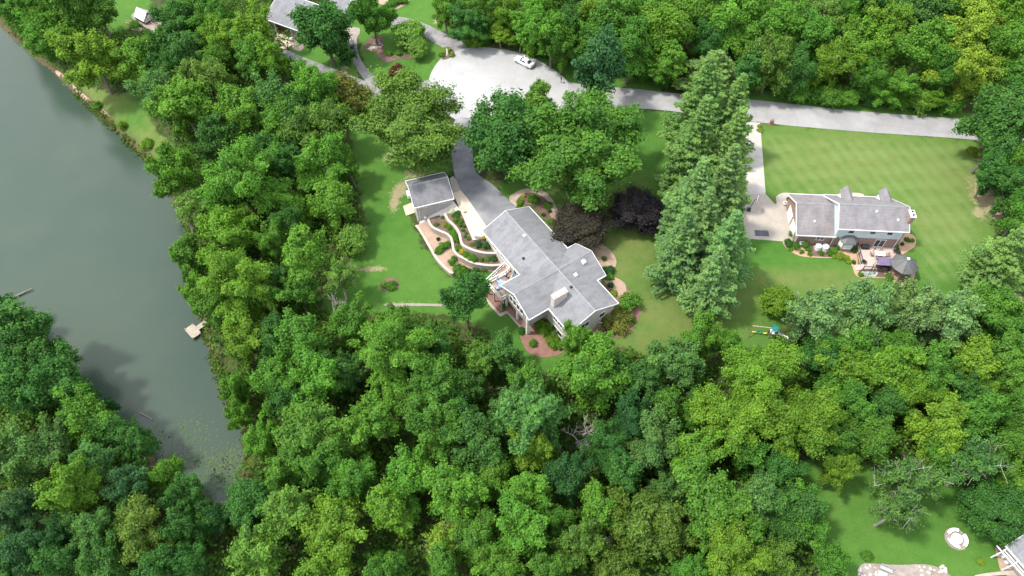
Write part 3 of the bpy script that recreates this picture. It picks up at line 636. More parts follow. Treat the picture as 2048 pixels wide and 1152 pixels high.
# ------------------------------------------------------------------ garden furniture
def chair(label, loc, rz, frame='white_paint', seat='navy', group=None, s=1.0):
    t = thing('patio_chair', label, 'chair', loc, rz, group)
    box('seat', seat, t, -.25*s, .25*s, -.25*s, .25*s, .40, .47)
    b_ = MB(); b_.T = Matrix.Translation((0,-.25*s,.45)) @ Matrix.Rotation(R(12), 4, 'X'); b_.box(-.25*s,.25*s,-.03,.03,0,.52); b_.build('backrest', seat, t)
    for x in (-.23*s, .23*s):
        for y in (-.22*s, .22*s): MB().tube((x,y,0), (x*.97,y*.97,.4), .022).build('leg', frame, t)
        MB().tube((x*1.12,-.28*s,.62),(x*1.12,.22*s,.62),.025).tube((x*1.12,.22*s,.62),(x,.22*s,.4),.02).build('armrest', frame, t)
    return t
def round_table(name, label, loc, r, mat, cloth=None, group=None):
    t = thing(name, label, 'table', loc); MB().lathe([(r*.98,.68),(r,.70),(r,.73),(r*.98,.74)], 20).build('tabletop', mat, t)
    MB().lathe([(.28,0),(.28,.03),(.05,.06),(.04,.68)], 10).build('pedestal', 'white_paint', t)
    if cloth:
        vs_ = []; nn = 32
        c_ = MB()
        for i in range(nn): a = 2*math.pi*i/nn; k = 1.03+.05*math.sin(a*6); vs_.append((r*1.01*math.cos(a), r*1.01*math.sin(a), .752)); vs_.append((r*k*math.cos(a), r*k*math.sin(a), .48))
        c_.add(vs_+[(0,0,.755)], [(2*i,2*i+1,(2*i+3) % (2*nn),(2*i+2) % (2*nn)) for i in range(nn)]+[(2*i,(2*i+2) % (2*nn),2*nn) for i in range(nn)]); c_.build('tablecloth', cloth, t)
    return t
DZ = -.035
round_table('deck_table', 'round table under a blue and white cloth on the raised deck', mhp(-5.2,-7.55,DZ), .72, 'glass_pale', 'blue_fabric')
for i, (dx, dy, lab) in enumerate(((1.05,.1,'white framed deck chair with blue seat nearest the west wing wall'), (-.1,-1.1,'white framed deck chair with blue seat at the table, by the outer railing'), (-1.05,.0,'white framed deck chair with blue seat on the stair side of the table'), (.2,1.1,'white framed deck chair with blue seat on the house side of the deck table'))):
    p = mhp(-5.2+dx, -7.55+dy, DZ); chair(lab, p, TH+math.atan2(-dy, -dx)-math.pi/2, 'white_paint', 'blue_fabric', 'chairs round the deck table')
chair('navy blue chair on the deck near the stair railing', mhp(-6.4,-5.9,DZ), TH+.6, 'white_paint', 'navy')
t = thing('lounge_chair', 'white chaise longue with dark teal cushion on the raised deck', 'lounge chair', mhp(-5.5,-5.35,DZ), TH+R(28))
box('frame', 'white_paint', t, -.34, .34, -.95, .75, .22, .30)
box('cushion', 'teal_fabric', t, -.27, .27, -.92, .3, .305, .38)
b_ = MB(); b_.T = Matrix.Translation((0,.32,.3)) @ Matrix.Rotation(R(35), 4, 'X'); b_.box(-.27,.27,0,.7,.0,.08); b_.build('back_cushion', 'teal_fabric', t)
for x in (-.3, .3):
    for y in (-.85, .65): box('leg', 'white_paint', t, x-.03, x+.03, y-.03, y+.03, 0, .22)
    MB().tube((x*1.1,-.3,.5),(x*1.1,.7,.5),.03).build('armrest', 'white_paint', t)
t = thing('garden_bench', 'long pale wooden bench under the west wing', 'bench', mhp(4.6,-5.4,-3), TH)
for y in (-1.0, .9):
    box('leg', 'cream', t, -.2, .2, y-.08, y+.08, -.3, .42)
for k in range(3): box('seat_slat', 'cream', t, -.28+k*.2, -.10+k*.2, -1.2, 1.2, .42, .5)
def ac_box(label, loc, rz, s=.45, hgt=.85, group=None):
    t = thing('air_conditioner', label, 'air conditioner', loc, rz, group)
    box('pad', 'concrete', t, -s*1.3, s*1.3, -s*1.3, s*1.3, -.3, .08); box('casing', 'metal_white', t, -s, s, -s, s, .08, hgt)
    g = MB().lathe([(s*.86,hgt+.002),(s*.86,hgt+.05),(s*.72,hgt+.05),(s*.72,hgt+.002)], 18).build('fan_guard', 'metal_grey', t)
    f = MB().lathe([(s*.7,hgt+.004),(s*.7,hgt+.012)], 18).build('fan_opening', 'black', t)
    for k in range(4):
        b_ = MB(); b_.T = Matrix.Translation((0,0,hgt+.02)) @ Matrix.Rotation(k*math.pi/2, 4, 'Z'); b_.box(.03, s*.66, -.07, .07, 0, .02); b_.build('fan_blade', 'metal_grey', t)
    MB().lathe([(.08,hgt+.02),(.08,hgt+.06)], 8).build('hub', 'metal_white', t)
p = G(1200,647); ac_box('boxy white air conditioner beside the southeast gable wall', p, TH)

# ------------------------------------------------------------------ workshop
wa = R(17.9)
ws = thing('workshop', 'small grey-roofed workshop with white trimmed windows west of the drive', 'workshop', (-15.0, 91.3, 0), wa)
rw = gable_roof(ws, -3.85, 3.55, -3.55, 3.35, 1.95, 1.95, .55, 3.55, 'shingle_shed')
w = MB().box(-3.5, 3.2, -2.9, 3.0, -3.4, 1.85)
for x in (-3.5, 3.2): w.add([(x-.01,-2.9,1.85),(x-.01,3,1.85),(x-.01,.55,3.3),(x+.01,-2.9,1.85),(x+.01,3,1.85),(x+.01,.55,3.3)], [(0,1,2),(3,5,4),(0,3,4,1),(1,4,5,2),(2,5,3,0)])
w.build('wall', 'siding_taupe', ws)
for x in (-1.6, 1.4): window(ws, x-.5, x+.5, .8, 1.55, -2.9, -1, 2)
for x in (-3.44,): box('corner_trim', 'white_paint', ws, x-.09, x+.1, -2.96, -2.901, -3.4, 1.8)
window(ws, -2.6, -1.0, .2, 1.4, -3.5, -1, 1, along='y'); box('door', 'white_paint', ws, 3.2, 3.26, -1.6, -.6, -.2, 1.8)
MB().tube((-3.0,-3.05,1.8),(-3.0,-3.05,-2.6),.05).build('downspout', 'white_paint', ws)
t = thing('storage_chest', 'white storage chest against the workshop left wall', 'chest', G(818,392), wa); box('body', 'white_paint', t, -.35,.35,-.7,.7,0,.7); box('lid', 'metal_white', t, -.38,.38,-.73,.73,.7,.8)
t = thing('barbecue', 'dark kettle barbecue beside the white chest at the workshop', 'barbecue', G(824,398), wa); MB().lathe([(.05,.5),(.28,.62),(.3,.75),(.22,.92),(.05,.98)],12).build('kettle','black',t)
for k in range(3): a = k*2.1; MB().tube((.25*math.cos(a),.25*math.sin(a),0),(.1*math.cos(a),.1*math.sin(a),.6),.02).build('leg','metal_grey',t)
p = P(851,441,-2.55); t = thing('water_barrel', 'grey metal barrel at the foot of the workshop ramp', 'barrel', p); MB().lathe([(.26,0),(.3,.25),(.3,.6),(.26,.85),(.24,.86)],14).build('drum','metal_grey',t); MB().lathe([(.25,.862),(.25,.9)],14).build('lid','metal_white',t)
t = thing('garden_bench', 'small tan stone bench at the top of the walk by the drive', 'bench', P(926,421,.09), R(-60)); box('seat','concrete_tan',t,-.75,.75,-.22,.22,.38,.48)
for x in (-.5,.5): box('leg','concrete',t,x-.1,x+.1,-.18,.18,0,.38)
t = thing('garden_bench', 'white bench against the planting at the house end of the walk', 'bench', P(957,476,.11), R(-8)); box('seat','white_paint',t,-.75,.75,-.22,.22,.38,.46); box('backrest','white_paint',t,-.75,.75,-.26,-.2,.5,.9)
for x in (-.6,.6): box('leg','white_paint',t,x-.05,x+.05,-.2,.2,0,.38)

# ------------------------------------------------------------------ brick house on the right
RA = R(-3.5); RHM = Matrix.Translation((57,84,0)) @ Matrix.Rotation(RA, 4, 'Z')
def rhp(x, y, z): return RHM @ Vector((x, y, z))
rh = thing('brick_house', 'two-storey brick house with mauve-grey saltbox roof and two dormers', 'house', (57,84,0), RA)
rg = gable_roof(rh, -7.5, -.75, -4.65, 5.0, 2.75, 2.75, .45, 5.4, 'shingle_brown', name='garage_roof')
rm = gable_roof(rh, -1.25, 10.55, -4.95, 5.15, 5.2, 2.75, -1.25, 7.5, 'shingle_mauve')
w = MB().box(-7.1, -1.0, -4.2, 4.6, -.5, 2.7); w.add([(-7.11,-4.2,2.7),(-7.11,4.6,2.7),(-7.11,.45,5.2),(-7.05,-4.2,2.7),(-7.05,4.6,2.7),(-7.05,.45,5.2)], [(0,1,2),(3,5,4),(0,3,4,1),(1,4,5,2),(2,5,3,0)]); w.build('wall', 'brick', rh)
MB().box(-1.0, 10.1, -4.4, 4.75, -.5, 2.6).build('wall', 'brick', rh)
w = MB().box(-.98, 10.12, -4.46, -1.2, 2.601, 5.1)
for x in (-.98, 10.12): w.add([(x-.01,-4.46,5.1),(x-.01,-1.25,7.25),(x-.01,4.7,2.7),(x-.01,-4.46,2.62),(x+.01,-4.46,5.1),(x+.01,-1.25,7.25),(x+.01,4.7,2.7),(x+.01,-4.46,2.62)], [(0,1,2,3),(4,7,6,5),(0,4,5,1),(1,5,6,2),(2,6,7,3),(3,7,4,0)])
w.build('upper_wall', 'siding_blue', rh)
for x in (1.4, 5.0, 7.9): window(rh, x-.45, x+.45, 3.7, 4.5, -4.46, -1)
window(rh, 6.45, 8.05, .45, 2.2, -4.4, -1, 2, name='sliding_door')
window(rh, -3.6, -2.4, 1.3, 2.0, -4.2, -1, 2)
for x in (-.92, 9.95): box('downspout', 'white_paint', rh, x-.06, x+.06, -4.55, -4.47, 0, 5.0)
box('downspout', 'white_paint', rh, -7.05, -6.93, -4.3, -4.21, 0, 2.6)
for y in (-1.7, 1.5):
    d_ = box('garage_door', 'white_paint', rh, -7.17, -7.111, y-1.35, y+1.35, 0, 2.15)
    for k in range(4): box('door_panel', 'white_paint', d_, -7.2, -7.171, y-1.3, y+1.3, .04+k*.53, .52+k*.53)
for x, y in ((-4.4,-2.4),(5.0,-2.2),(8.6,-3.3)):
    z = 5.4-2.65*(abs(y-.45)/5.1) if x < 0 else 7.5-2.3*abs(y+1.25)/3.7
    MB().box(x-.13,x+.13,y-.17,y+.17,z-.15,z+.2).build('vent_pipe', 'white_paint', rm)
for x in (1.9, 8.6):                                                       # dormers facing the road
    dm = MB().box(x-.8, x+.8, 1.2, 4.3, 2.9, 5.0); dm.add([(x-.8,4.3,5.0),(x+.8,4.3,5.0),(x,4.3,5.75),(x-.8,4.25,5.0),(x+.8,4.25,5.0),(x,4.25,5.75)], [(0,1,2),(3,5,4),(0,3,4,1),(1,4,5,2),(2,5,3,0)])
    d_ = dm.build('dormer', 'white_paint', rh)
    f = lambda a, b_, c_: (a, b_, c_)
    rr = MB()
    for s in (-1, 1):
        rr.add([(x+s*1.0,1.0,4.85),(x+s*1.0,4.6,4.85),(x,4.6,5.95),(x,.6,5.95),(x+s*1.0,1.0,4.75),(x+s*1.0,4.6,4.75),(x,4.6,5.85),(x,.6,5.85)], [(0,1,2,3),(4,7,6,5),(0,4,5,1),(1,5,6,2),(2,6,7,3),(3,7,4,0)])
    rr.build('dormer_roof', 'shingle_mauve', d_)
    window(d_, x-.4, x+.4, 3.7, 4.8, 4.3, 1)
chm = MB().box(10.13, 10.85, -3.75, -2.3, -.4, 7.6).build('chimney', 'brick', rh)
box('chimney_cap', 'white_paint', chm, 10.03, 10.95, -3.85, -2.2, 7.6, 7.75)
for y in (-3.4, -2.65): MB().lathe([(.17,7.75),(.17,8.0),(.12,8.0)], 10, (10.49, y)).build('flue', 'black', chm)
# bay window with its own roof
bay = [(.2,-4.41),(.75,-5.6),(2.35,-5.6),(2.95,-4.41)]
bw = MB().prism(bay, -.3, 2.35).build('bay_window', 'brick', rh)
br_ = MB(); ev = [(-.1,-4.42,2.4),(.6,-5.95,2.4),(2.5,-5.95,2.4),(3.25,-4.42,2.4)]; tp = [(.9,-4.42,3.15),(1.2,-4.75,3.15),(2.0,-4.75,3.15),(2.25,-4.42,3.15)]
br_.add(ev+tp+[(p[0],p[1],2.3) for p in ev], [(0,1,5,4),(1,2,6,5),(2,3,7,6),(4,5,6,7),(8,11,10,9),(0,8,9,1),(1,9,10,2),(2,10,11,3)]); br_.build('bay_roof', 'roof_metal', bw)
window(bw, .95, 2.15, .9, 2.1, -5.6, -1, 2, glass='glass_pale')
m_ = MB(); m_.add([(.28,-4.62,.9),(.68,-5.48,.9),(.68,-5.48,2.1),(.28,-4.62,2.1),(.23,-4.65,.9),(.63,-5.51,.9),(.63,-5.51,2.1),(.23,-4.65,2.1)], [(0,3,2,1),(4,5,6,7),(0,1,5,4),(1,2,6,5),(2,3,7,6),(3,0,4,7)]); m_.build('window', 'white_paint', bw)
m_ = MB(); m_.add([(2.87,-4.62,.9),(2.45,-5.48,.9),(2.45,-5.48,2.1),(2.87,-4.62,2.1),(2.92,-4.65,.9),(2.5,-5.51,.9),(2.5,-5.51,2.1),(2.92,-4.65,2.1)], [(0,1,2,3),(4,7,6,5),(0,4,5,1),(1,5,6,2),(2,6,7,3),(3,7,4,0)]); m_.build('window', 'white_paint', bw)

# low deck
ld_ = thing('low_deck', 'pinkish low deck with dark railings behind the brick house', 'deck', (57,84,0), RA)
for k in range(26):
    x0 = 3.5+k*.272; box('deck_board', 'deck_board', ld_, x0, x0+.258, -9.75, -4.48, .3, .38)
box('skirt', 'brown_wood', ld_, 3.52, 10.5, -9.7, -4.5, -.3, .295)
railing(ld_, (3.6,-4.7), (3.6,-8.4), .38, mat='dark_wood'); railing(ld_, (3.6,-9.7), (7.9,-9.7), .38, mat='dark_wood')
railing(ld_, (10.45,-4.7), (10.45,-7.3), .38, mat='dark_wood')
for k in range(3): box('step', 'deck_board', ld_, 3.48-.3*(k+1), 3.48-.3*k, -9.6, -8.5, -.2, .26-.12*k)
# gazebo
gz = thing('gazebo', 'octagonal wooden gazebo with ribbed grey roof at the deck corner', 'gazebo', rhp(9.75,-9.75,0), RA)
def octp(r, a0=R(22.5), n_=8): return [(r*math.cos(a0+2*math.pi*i/n_), r*math.sin(a0+2*math.pi*i/n_)) for i in range(n_)]
MB().prism(octp(2.0), -.3, .36).build('base', 'brown_wood', gz); MB().prism(octp(1.9), .362, .4).build('floor', 'deck_brown', gz)
o8 = octp(1.85); e8 = octp(2.3)
for i in range(8):
    x, y = o8[i]; box('post', 'brown_wood', gz, x-.08, x+.08, y-.08, y+.08, .4, 2.5)
    a, b_ = e8[i], e8[(i+1) % 8]
    MB().add([(a[0],a[1],2.5),(b_[0],b_[1],2.5),(b_[0]*.12,b_[1]*.12,4.0),(a[0]*.12,a[1]*.12,4.0),(a[0],a[1],2.42),(b_[0],b_[1],2.42),(b_[0]*.12,b_[1]*.12,3.92),(a[0]*.12,a[1]*.12,3.92)], [(0,1,2,3),(4,7,6,5),(0,4,5,1),(1,5,6,2),(2,6,7,3),(3,7,4,0)]).build('roof_panel', 'roof_metal', gz)
    MB().tube((a[0],a[1],2.53),(a[0]*.12,a[1]*.12,4.03),.05,.04,5).build('roof_rib', 'roof_metal', gz)
    a, b_ = o8[i], o8[(i+1) % 8]
    if i not in (3, 4):
        q = MB()
        for zz in (.55, 1.25): q.tube((a[0],a[1],zz),(b_[0],b_[1],zz),.05,.05,4)
        for k in range(1, 6): t_ = k/6; q.tube((a[0]+(b_[0]-a[0])*t_, a[1]+(b_[1]-a[1])*t_, .55),(a[0]+(b_[0]-a[0])*t_, a[1]+(b_[1]-a[1])*t_, 1.25),.025,.025,4)
        q.build('balustrade', 'dark_wood', gz)
    MB().tube((a[0],a[1],2.3),(b_[0],b_[1],2.3),.09,.09,4).build('beam', 'brown_wood', gz)
MB().lathe([(.26,3.95),(.28,4.06),(.18,4.18),(.04,4.28)], 10).build('cupola', 'white_paint', gz)
# canopy swing
t = thing('canopy_swing', 'black framed patio swing under a purple canopy beside the gazebo', 'swing seat', rhp(6.75,-9.15,.385), RA)
c_ = MB(); c_.add([(-1.15,-.75,1.75),(1.15,-.75,1.75),(1.15,.7,1.98),(-1.15,.7,1.98),(-1.15,-.75,1.70),(1.15,-.75,1.70),(1.15,.7,1.93),(-1.15,.7,1.93)], [(0,1,2,3),(4,7,6,5),(0,4,5,1),(1,5,6,2),(2,6,7,3),(3,7,4,0)]); c_.build('canopy', 'purple_fabric', t)
for x in (-1.1, 1.1):
    MB().tube((x,-.5,0),(x,0,1.8),.04).tube((x,.6,0),(x,0,1.8),.04).tube((x,-.6,.05),(x,.7,.05),.04).build('side_frame', 'black', t)
box('seat', 'black', t, -.95,.95,-.25,.3,.45,.55); box('backrest', 'black', t, -.95,.95,-.38,-.28,.5,1.05)
# dining set
t = thing('patio_table', 'white rectangular patio table on the pinkish deck', 'table', rhp(7.0,-6.5,.385), RA+R(-4))
box('tabletop', 'white_paint', t, -.85,.85,-.5,.5,.68,.73)
for x in (-.75,.75):
    for y in (-.4,.4): box('leg','metal_white',t,x-.04,x+.04,y-.04,y+.04,0,.68)
for i, (dx, dy, ph) in enumerate(((-1.25,0,'at the left end of'),(1.25,0,'at the right end of'),(-.45,.85,'left on the house side of'),(.45,.85,'right on the house side of'),(-.45,-.85,'left on the lawn side of'),(.45,-.85,'right on the lawn side of'))):
    chair('taupe patio chair '+ph+' the white patio table', rhp(7.0+dx, -6.5+dy, .385), RA+math.atan2(-dy, -dx)-math.pi/2, 'grey_wood', 'deck_brown', 'chairs round the white patio table')
t = thing('deck_box', 'black storage box beside the sliding door on the low deck', 'storage box', rhp(4.95,-4.95,.385), RA); box('body','black',t,-.6,.6,-.3,.3,0,.6); box('lid','rubber',t,-.63,.63,-.33,.33,.602,.68)
chair('black armchair at the open corner of the low deck near the steps', rhp(4.1,-8.2,.385), RA-.8, 'black', 'black', s=1.3)
chair('black armchair at the right edge of the deck beside the gazebo', rhp(10.0,-6.6,.385), RA+1.2, 'black', 'black', s=1.2)
chair('black armchair at the right edge of the deck nearest the house corner', rhp(9.95,-5.5,.385), RA+1.4, 'black', 'black', s=1.2)
def round_unit(label, loc, group):
    t = thing('heat_pump', label, 'heat pump', loc, 0, group)
    MB().lathe([(.5,.05),(.56,.1),(.56,.72),(.5,.8),(.46,.8),(.46,.70),(.05,.70)], 22).build('casing', 'metal_white', t); MB().lathe([(.45,.704),(.45,.712)],20).build('grille', 'metal_grey', t)
    MB().lathe([(.15,.715),(.16,.76),(.05,.80)], 10).build('hub', 'metal_white', t)
    box('pad','concrete',t,-.65,.65,-.65,.65,-.2,.05)
round_unit('left round white heat pump on the bed behind the brick garage', rhp(-3.05,-5.15,.05), 'round heat pumps')
round_unit('right round white heat pump on the bed behind the brick garage', rhp(-1.85,-5.2,.05), 'round heat pumps')
t = thing('garden_chair', 'white garden seat against the brick garage rear wall', 'chair', rhp(-5.9,-4.75,.05), RA); box('seat','white_paint',t,-.45,.45,-.2,.2,.38,.44); box('backrest','white_paint',t,-.45,.45,.2,.25,.44,.9)
for x in (-.4,.4): box('leg','white_paint',t,x-.03,x+.03,-.18,.2,0,.38)
t = thing('drain_mat', 'dark panelled mat lying on the concrete drive of the brick house', 'mat', G(1523.5,467,.06), RA)
for i in range(3):
    for j in range(2): box('mat_panel','solar',t,-1.22+i*.82,-.42+i*.82,-.66+j*.67,-.02+j*.67,.0,.05)
t = thing('basketball_hoop', 'basketball hoop with dark pole at the left edge of the concrete drive', 'basketball hoop', G(1500,421,.06), R(-20))
box('base','black',t,-.6,.1,-.4,.4,0,.25); MB().tube((-.2,0,.2),(.1,0,3.0),.05).build('pole','black',t); box('backboard','glass_pale',t,.45,.5,-.7,.7,2.6,3.5)
MB().tube((.1,0,3.0),(.45,0,3.0),.03).build('arm','black',t); MB().lathe([(.23,3.0),(.25,3.02),(.23,3.04),(.21,3.02)],14,(.75,0)).build('rim','terracotta',t)
t = thing('garden_urn', 'white round planter at the corner of the brick garage', 'planter', G(1569,410,.06)); MB().lathe([(.2,0),(.15,.1),(.38,.35),(.4,.6),(.33,.58),(.05,.5)],16).build('bowl','white_paint',t); MB().lathe([(.32,.55),(.05,.57)],12).build('soil','mulch',t)
t = thing('wheelie_bin', 'dark bin standing at the brick house garage doors', 'bin', G(1581,436,.06), RA); box('body','black',t,-.25,.25,-.3,.3,.05,.85); box('lid','rubber',t,-.28,.28,-.33,.33,.852,.95)
for y in (-.2,.2): MB().tube((.28,y-.04,.1),(.28,y+.04,.1),.1,.1,10).build('wheel','rubber',t)
t = thing('mailbox', 'brown stone mailbox pillar on the verge of the mown lawn', 'mailbox', G(1542,249), 0)
MB().prism([(-.55,-.4),(.55,-.4),(.55,.4),(-.55,.4)],-.1,.12).build('plinth','mulch_red',t); MB().box(-.32,.32,-.25,.25,.12,1.0).build('pillar','brick_dark',t); MB().lathe([(.36,1.0),(.36,1.1),(.22,1.3),(.05,1.35)],8).build('cap','brown_wood',t)
t = thing('garden_pond', 'small ornamental pond edged with rocks below the low deck', 'pond', G(1739,548,.07)); random.seed(3)
pn = [(1.15*math.cos(a)*(1+.15*math.sin(3*a)), .55*math.sin(a)*(1+.15*math.cos(2*a))) for a in [i*2*math.pi/18 for i in range(18)]]
MB().prism(pn, -.05, .04).build('pond_water', 'pond', t)
def rock(mb, x, y, z, r, seed):
    rn = random.Random(seed); pts = []; n_ = 6
    prof = [(.55,-.3),(1.0,.05),(.85,.45),(.4,.7)]
    vs_ = []
    for rr, zz in prof:
        for i in range(n_): a = 2*math.pi*i/n_+rn.random()*.3; k = rr*(.75+rn.random()*.5); vs_.append((x+r*k*math.cos(a), y+r*k*math.sin(a)*.85, z+r*zz*(.8+rn.random()*.3)))
    fs = [(k*n_+i,k*n_+(i+1)%n_,(k+1)*n_+(i+1)%n_,(k+1)*n_+i) for k in range(3) for i in range(n_)]+[tuple(range(3*n_,4*n_))]
    mb.add(vs_, fs)
for i, (x, y) in enumerate(pn):
    m_ = MB(); rock(m_, x*1.08, y*1.12, .02, .13+.05*random.random(), i); m_.build('edge_stone', 'stone' if i % 3 else 'stone_white', t)

# ------------------------------------------------------------------ house in the upper left, greenhouse, raised beds
def az(a, b_): p, q = G(*a), G(*b_); return math.atan2(q.y-p.y, q.x-p.x)
o_ = P(590,20,2.0)
lh = thing('blue_grey_house', 'blue-grey roofed house half hidden by trees at the top edge', 'house', (o_.x, o_.y, -1.8), R(-28))
gable_roof(lh, -5.2, 5.2, -5.0, 5.0, 3.0, 3.0, 0, 5.0, 'shingle_x')
w = MB().box(-4.8, 4.8, -4.5, 4.5, -1.0, 2.9)
for x in (-4.8, 4.8): w.add([(x-.01,-4.5,2.9),(x-.01,4.5,2.9),(x-.01,0,4.75),(x+.01,-4.5,2.9),(x+.01,4.5,2.9),(x+.01,0,4.75)], [(0,1,2),(3,5,4),(0,3,4,1),(1,4,5,2),(2,5,3,0)])
w.build('wall', 'siding_taupe', lh)
box('garage_door', 'grey_wood', lh, -2.6, 1.4, -4.56, -4.501, 0, 2.3)
for k in range(4): box('door_panel', 'dark_wood', lh, -2.5, 1.3, -4.59, -4.561, .05+k*.56, .55+k*.56)
for x in (-2.9, 1.7): box('corner_trim', 'white_paint', lh, x-.12, x+.12, -4.6, -4.501, 0, 2.7)
gable_roof(lh, 5.3, 10.0, 4.0, 12.0, 3.0, 3.0, 8.0, 4.8, 'shingle_x', name='wing_roof'); MB().box(4.81, 9.6, 4.4, 11.6, -1, 2.85).build('wall', 'siding_taupe', lh)
t = thing('storage_chest', 'white box chest in front of the blue-grey house', 'chest', G(604,67), R(-28)); box('body','metal_white',t,-.6,.6,-.4,.4,0,.8); box('lid','white_paint',t,-.63,.63,-.43,.43,.802,.9)
t = thing('garden_table', 'small white table on the terrace of the blue-grey house', 'table', G(582,82,.05), .3); box('tabletop','white_paint',t,-.5,.5,-.35,.35,.6,.66)
for x in (-.42,.42):
    for y in (-.28,.28): box('leg','white_paint',t,x-.03,x+.03,y-.03,y+.03,0,.6)
q1, q2 = P(265,27,-4.5), P(292,42,-4.5); ga = math.atan2(q2.y-q1.y, q2.x-q1.x); gp = P(289,32,-4.6)
gh = thing('greenhouse', 'small timber greenhouse with one pale glazed roof slope', 'greenhouse', (gp.x, gp.y, hz(gp.x, gp.y)), ga)
L_, Wd, He, Hr = 1.9, 1.5, 1.1, 2.6
box('plinth','dark_wood',gh,-L_,L_,-Wd,Wd,-.6,.45)
for s, mm in ((-1,'glass_pale'),(1,'metal_grey')):
    for k in range(4):
        x0 = -L_+.02+k*(2*L_/4); x1 = x0+2*L_/4-.05
        MB().add([(x0,s*(Wd+.15),He-.1),(x1,s*(Wd+.15),He-.1),(x1,s*.04,Hr),(x0,s*.04,Hr),(x0,s*(Wd+.15),He-.15),(x1,s*(Wd+.15),He-.15),(x1,s*.04,Hr-.05),(x0,s*.04,Hr-.05)], [(0,1,2,3),(4,7,6,5),(0,4,5,1),(1,5,6,2),(2,6,7,3),(3,7,4,0)]).build('roof_pane', mm, gh)
    for k in range(4): box('side_pane','glass_dark',gh,-L_+.05+k*.95,-L_+.9+k*.95,s*Wd-.03,s*Wd+.03,.46,He-.14)
fr = MB()
for x in (-L_-.02, L_+.02):
    fr.tube((x,-Wd-.15,He-.1),(x,0,Hr+.05),.06,.06,4).tube((x,Wd+.15,He-.1),(x,0,Hr+.05),.06,.06,4).tube((x,-Wd,.45),(x,-Wd,He),.06,.06,4).tube((x,Wd,.45),(x,Wd,He),.06,.06,4).tube((x,-Wd,He),(x,Wd,He),.05,.05,4)
    for y in (-.5,.5): fr.tube((x,y,.45),(x,y,Hr-.6),.05,.05,4)
fr.tube((-L_,0,Hr+.03),(L_,0,Hr+.03),.05,.05,4); fr.build('frame','grey_wood',gh)
for x in (L_,):
    for y0, y1, z1 in ((-1.4,-.56,1.5),(-.44,.44,2.0),(.56,1.4,1.5)): box('end_pane','brick_white',gh,x-.02,x+.02,y0,y1,.47,z1)
for i, (px, py, lab) in enumerate(((311,48,'raised timber bed just below the greenhouse gable end'),(328,35,'raised timber bed with pale boards right of the greenhouse'),(340,43,'raised timber bed farthest right of the greenhouse'),(262,47,'raised timber bed on the lake side of the greenhouse'),(275,60,'raised timber bed nearest the lake below the greenhouse'))):
    t = thing('raised_bed', lab, 'planter', G(px,py), ga+.1*i, 'raised beds by the greenhouse')
    for a in ((-1.2,1.2,-.5,-.42),(-1.2,1.2,.42,.5),(-1.2,-1.12,-.41,.41),(1.12,1.2,-.41,.41)): box('board','dock_wood',t,a[0],a[1],a[2],a[3],-.1,.35)
    box('soil','mulch',t,-1.11,1.11,-.41,.41,-.1,.25)

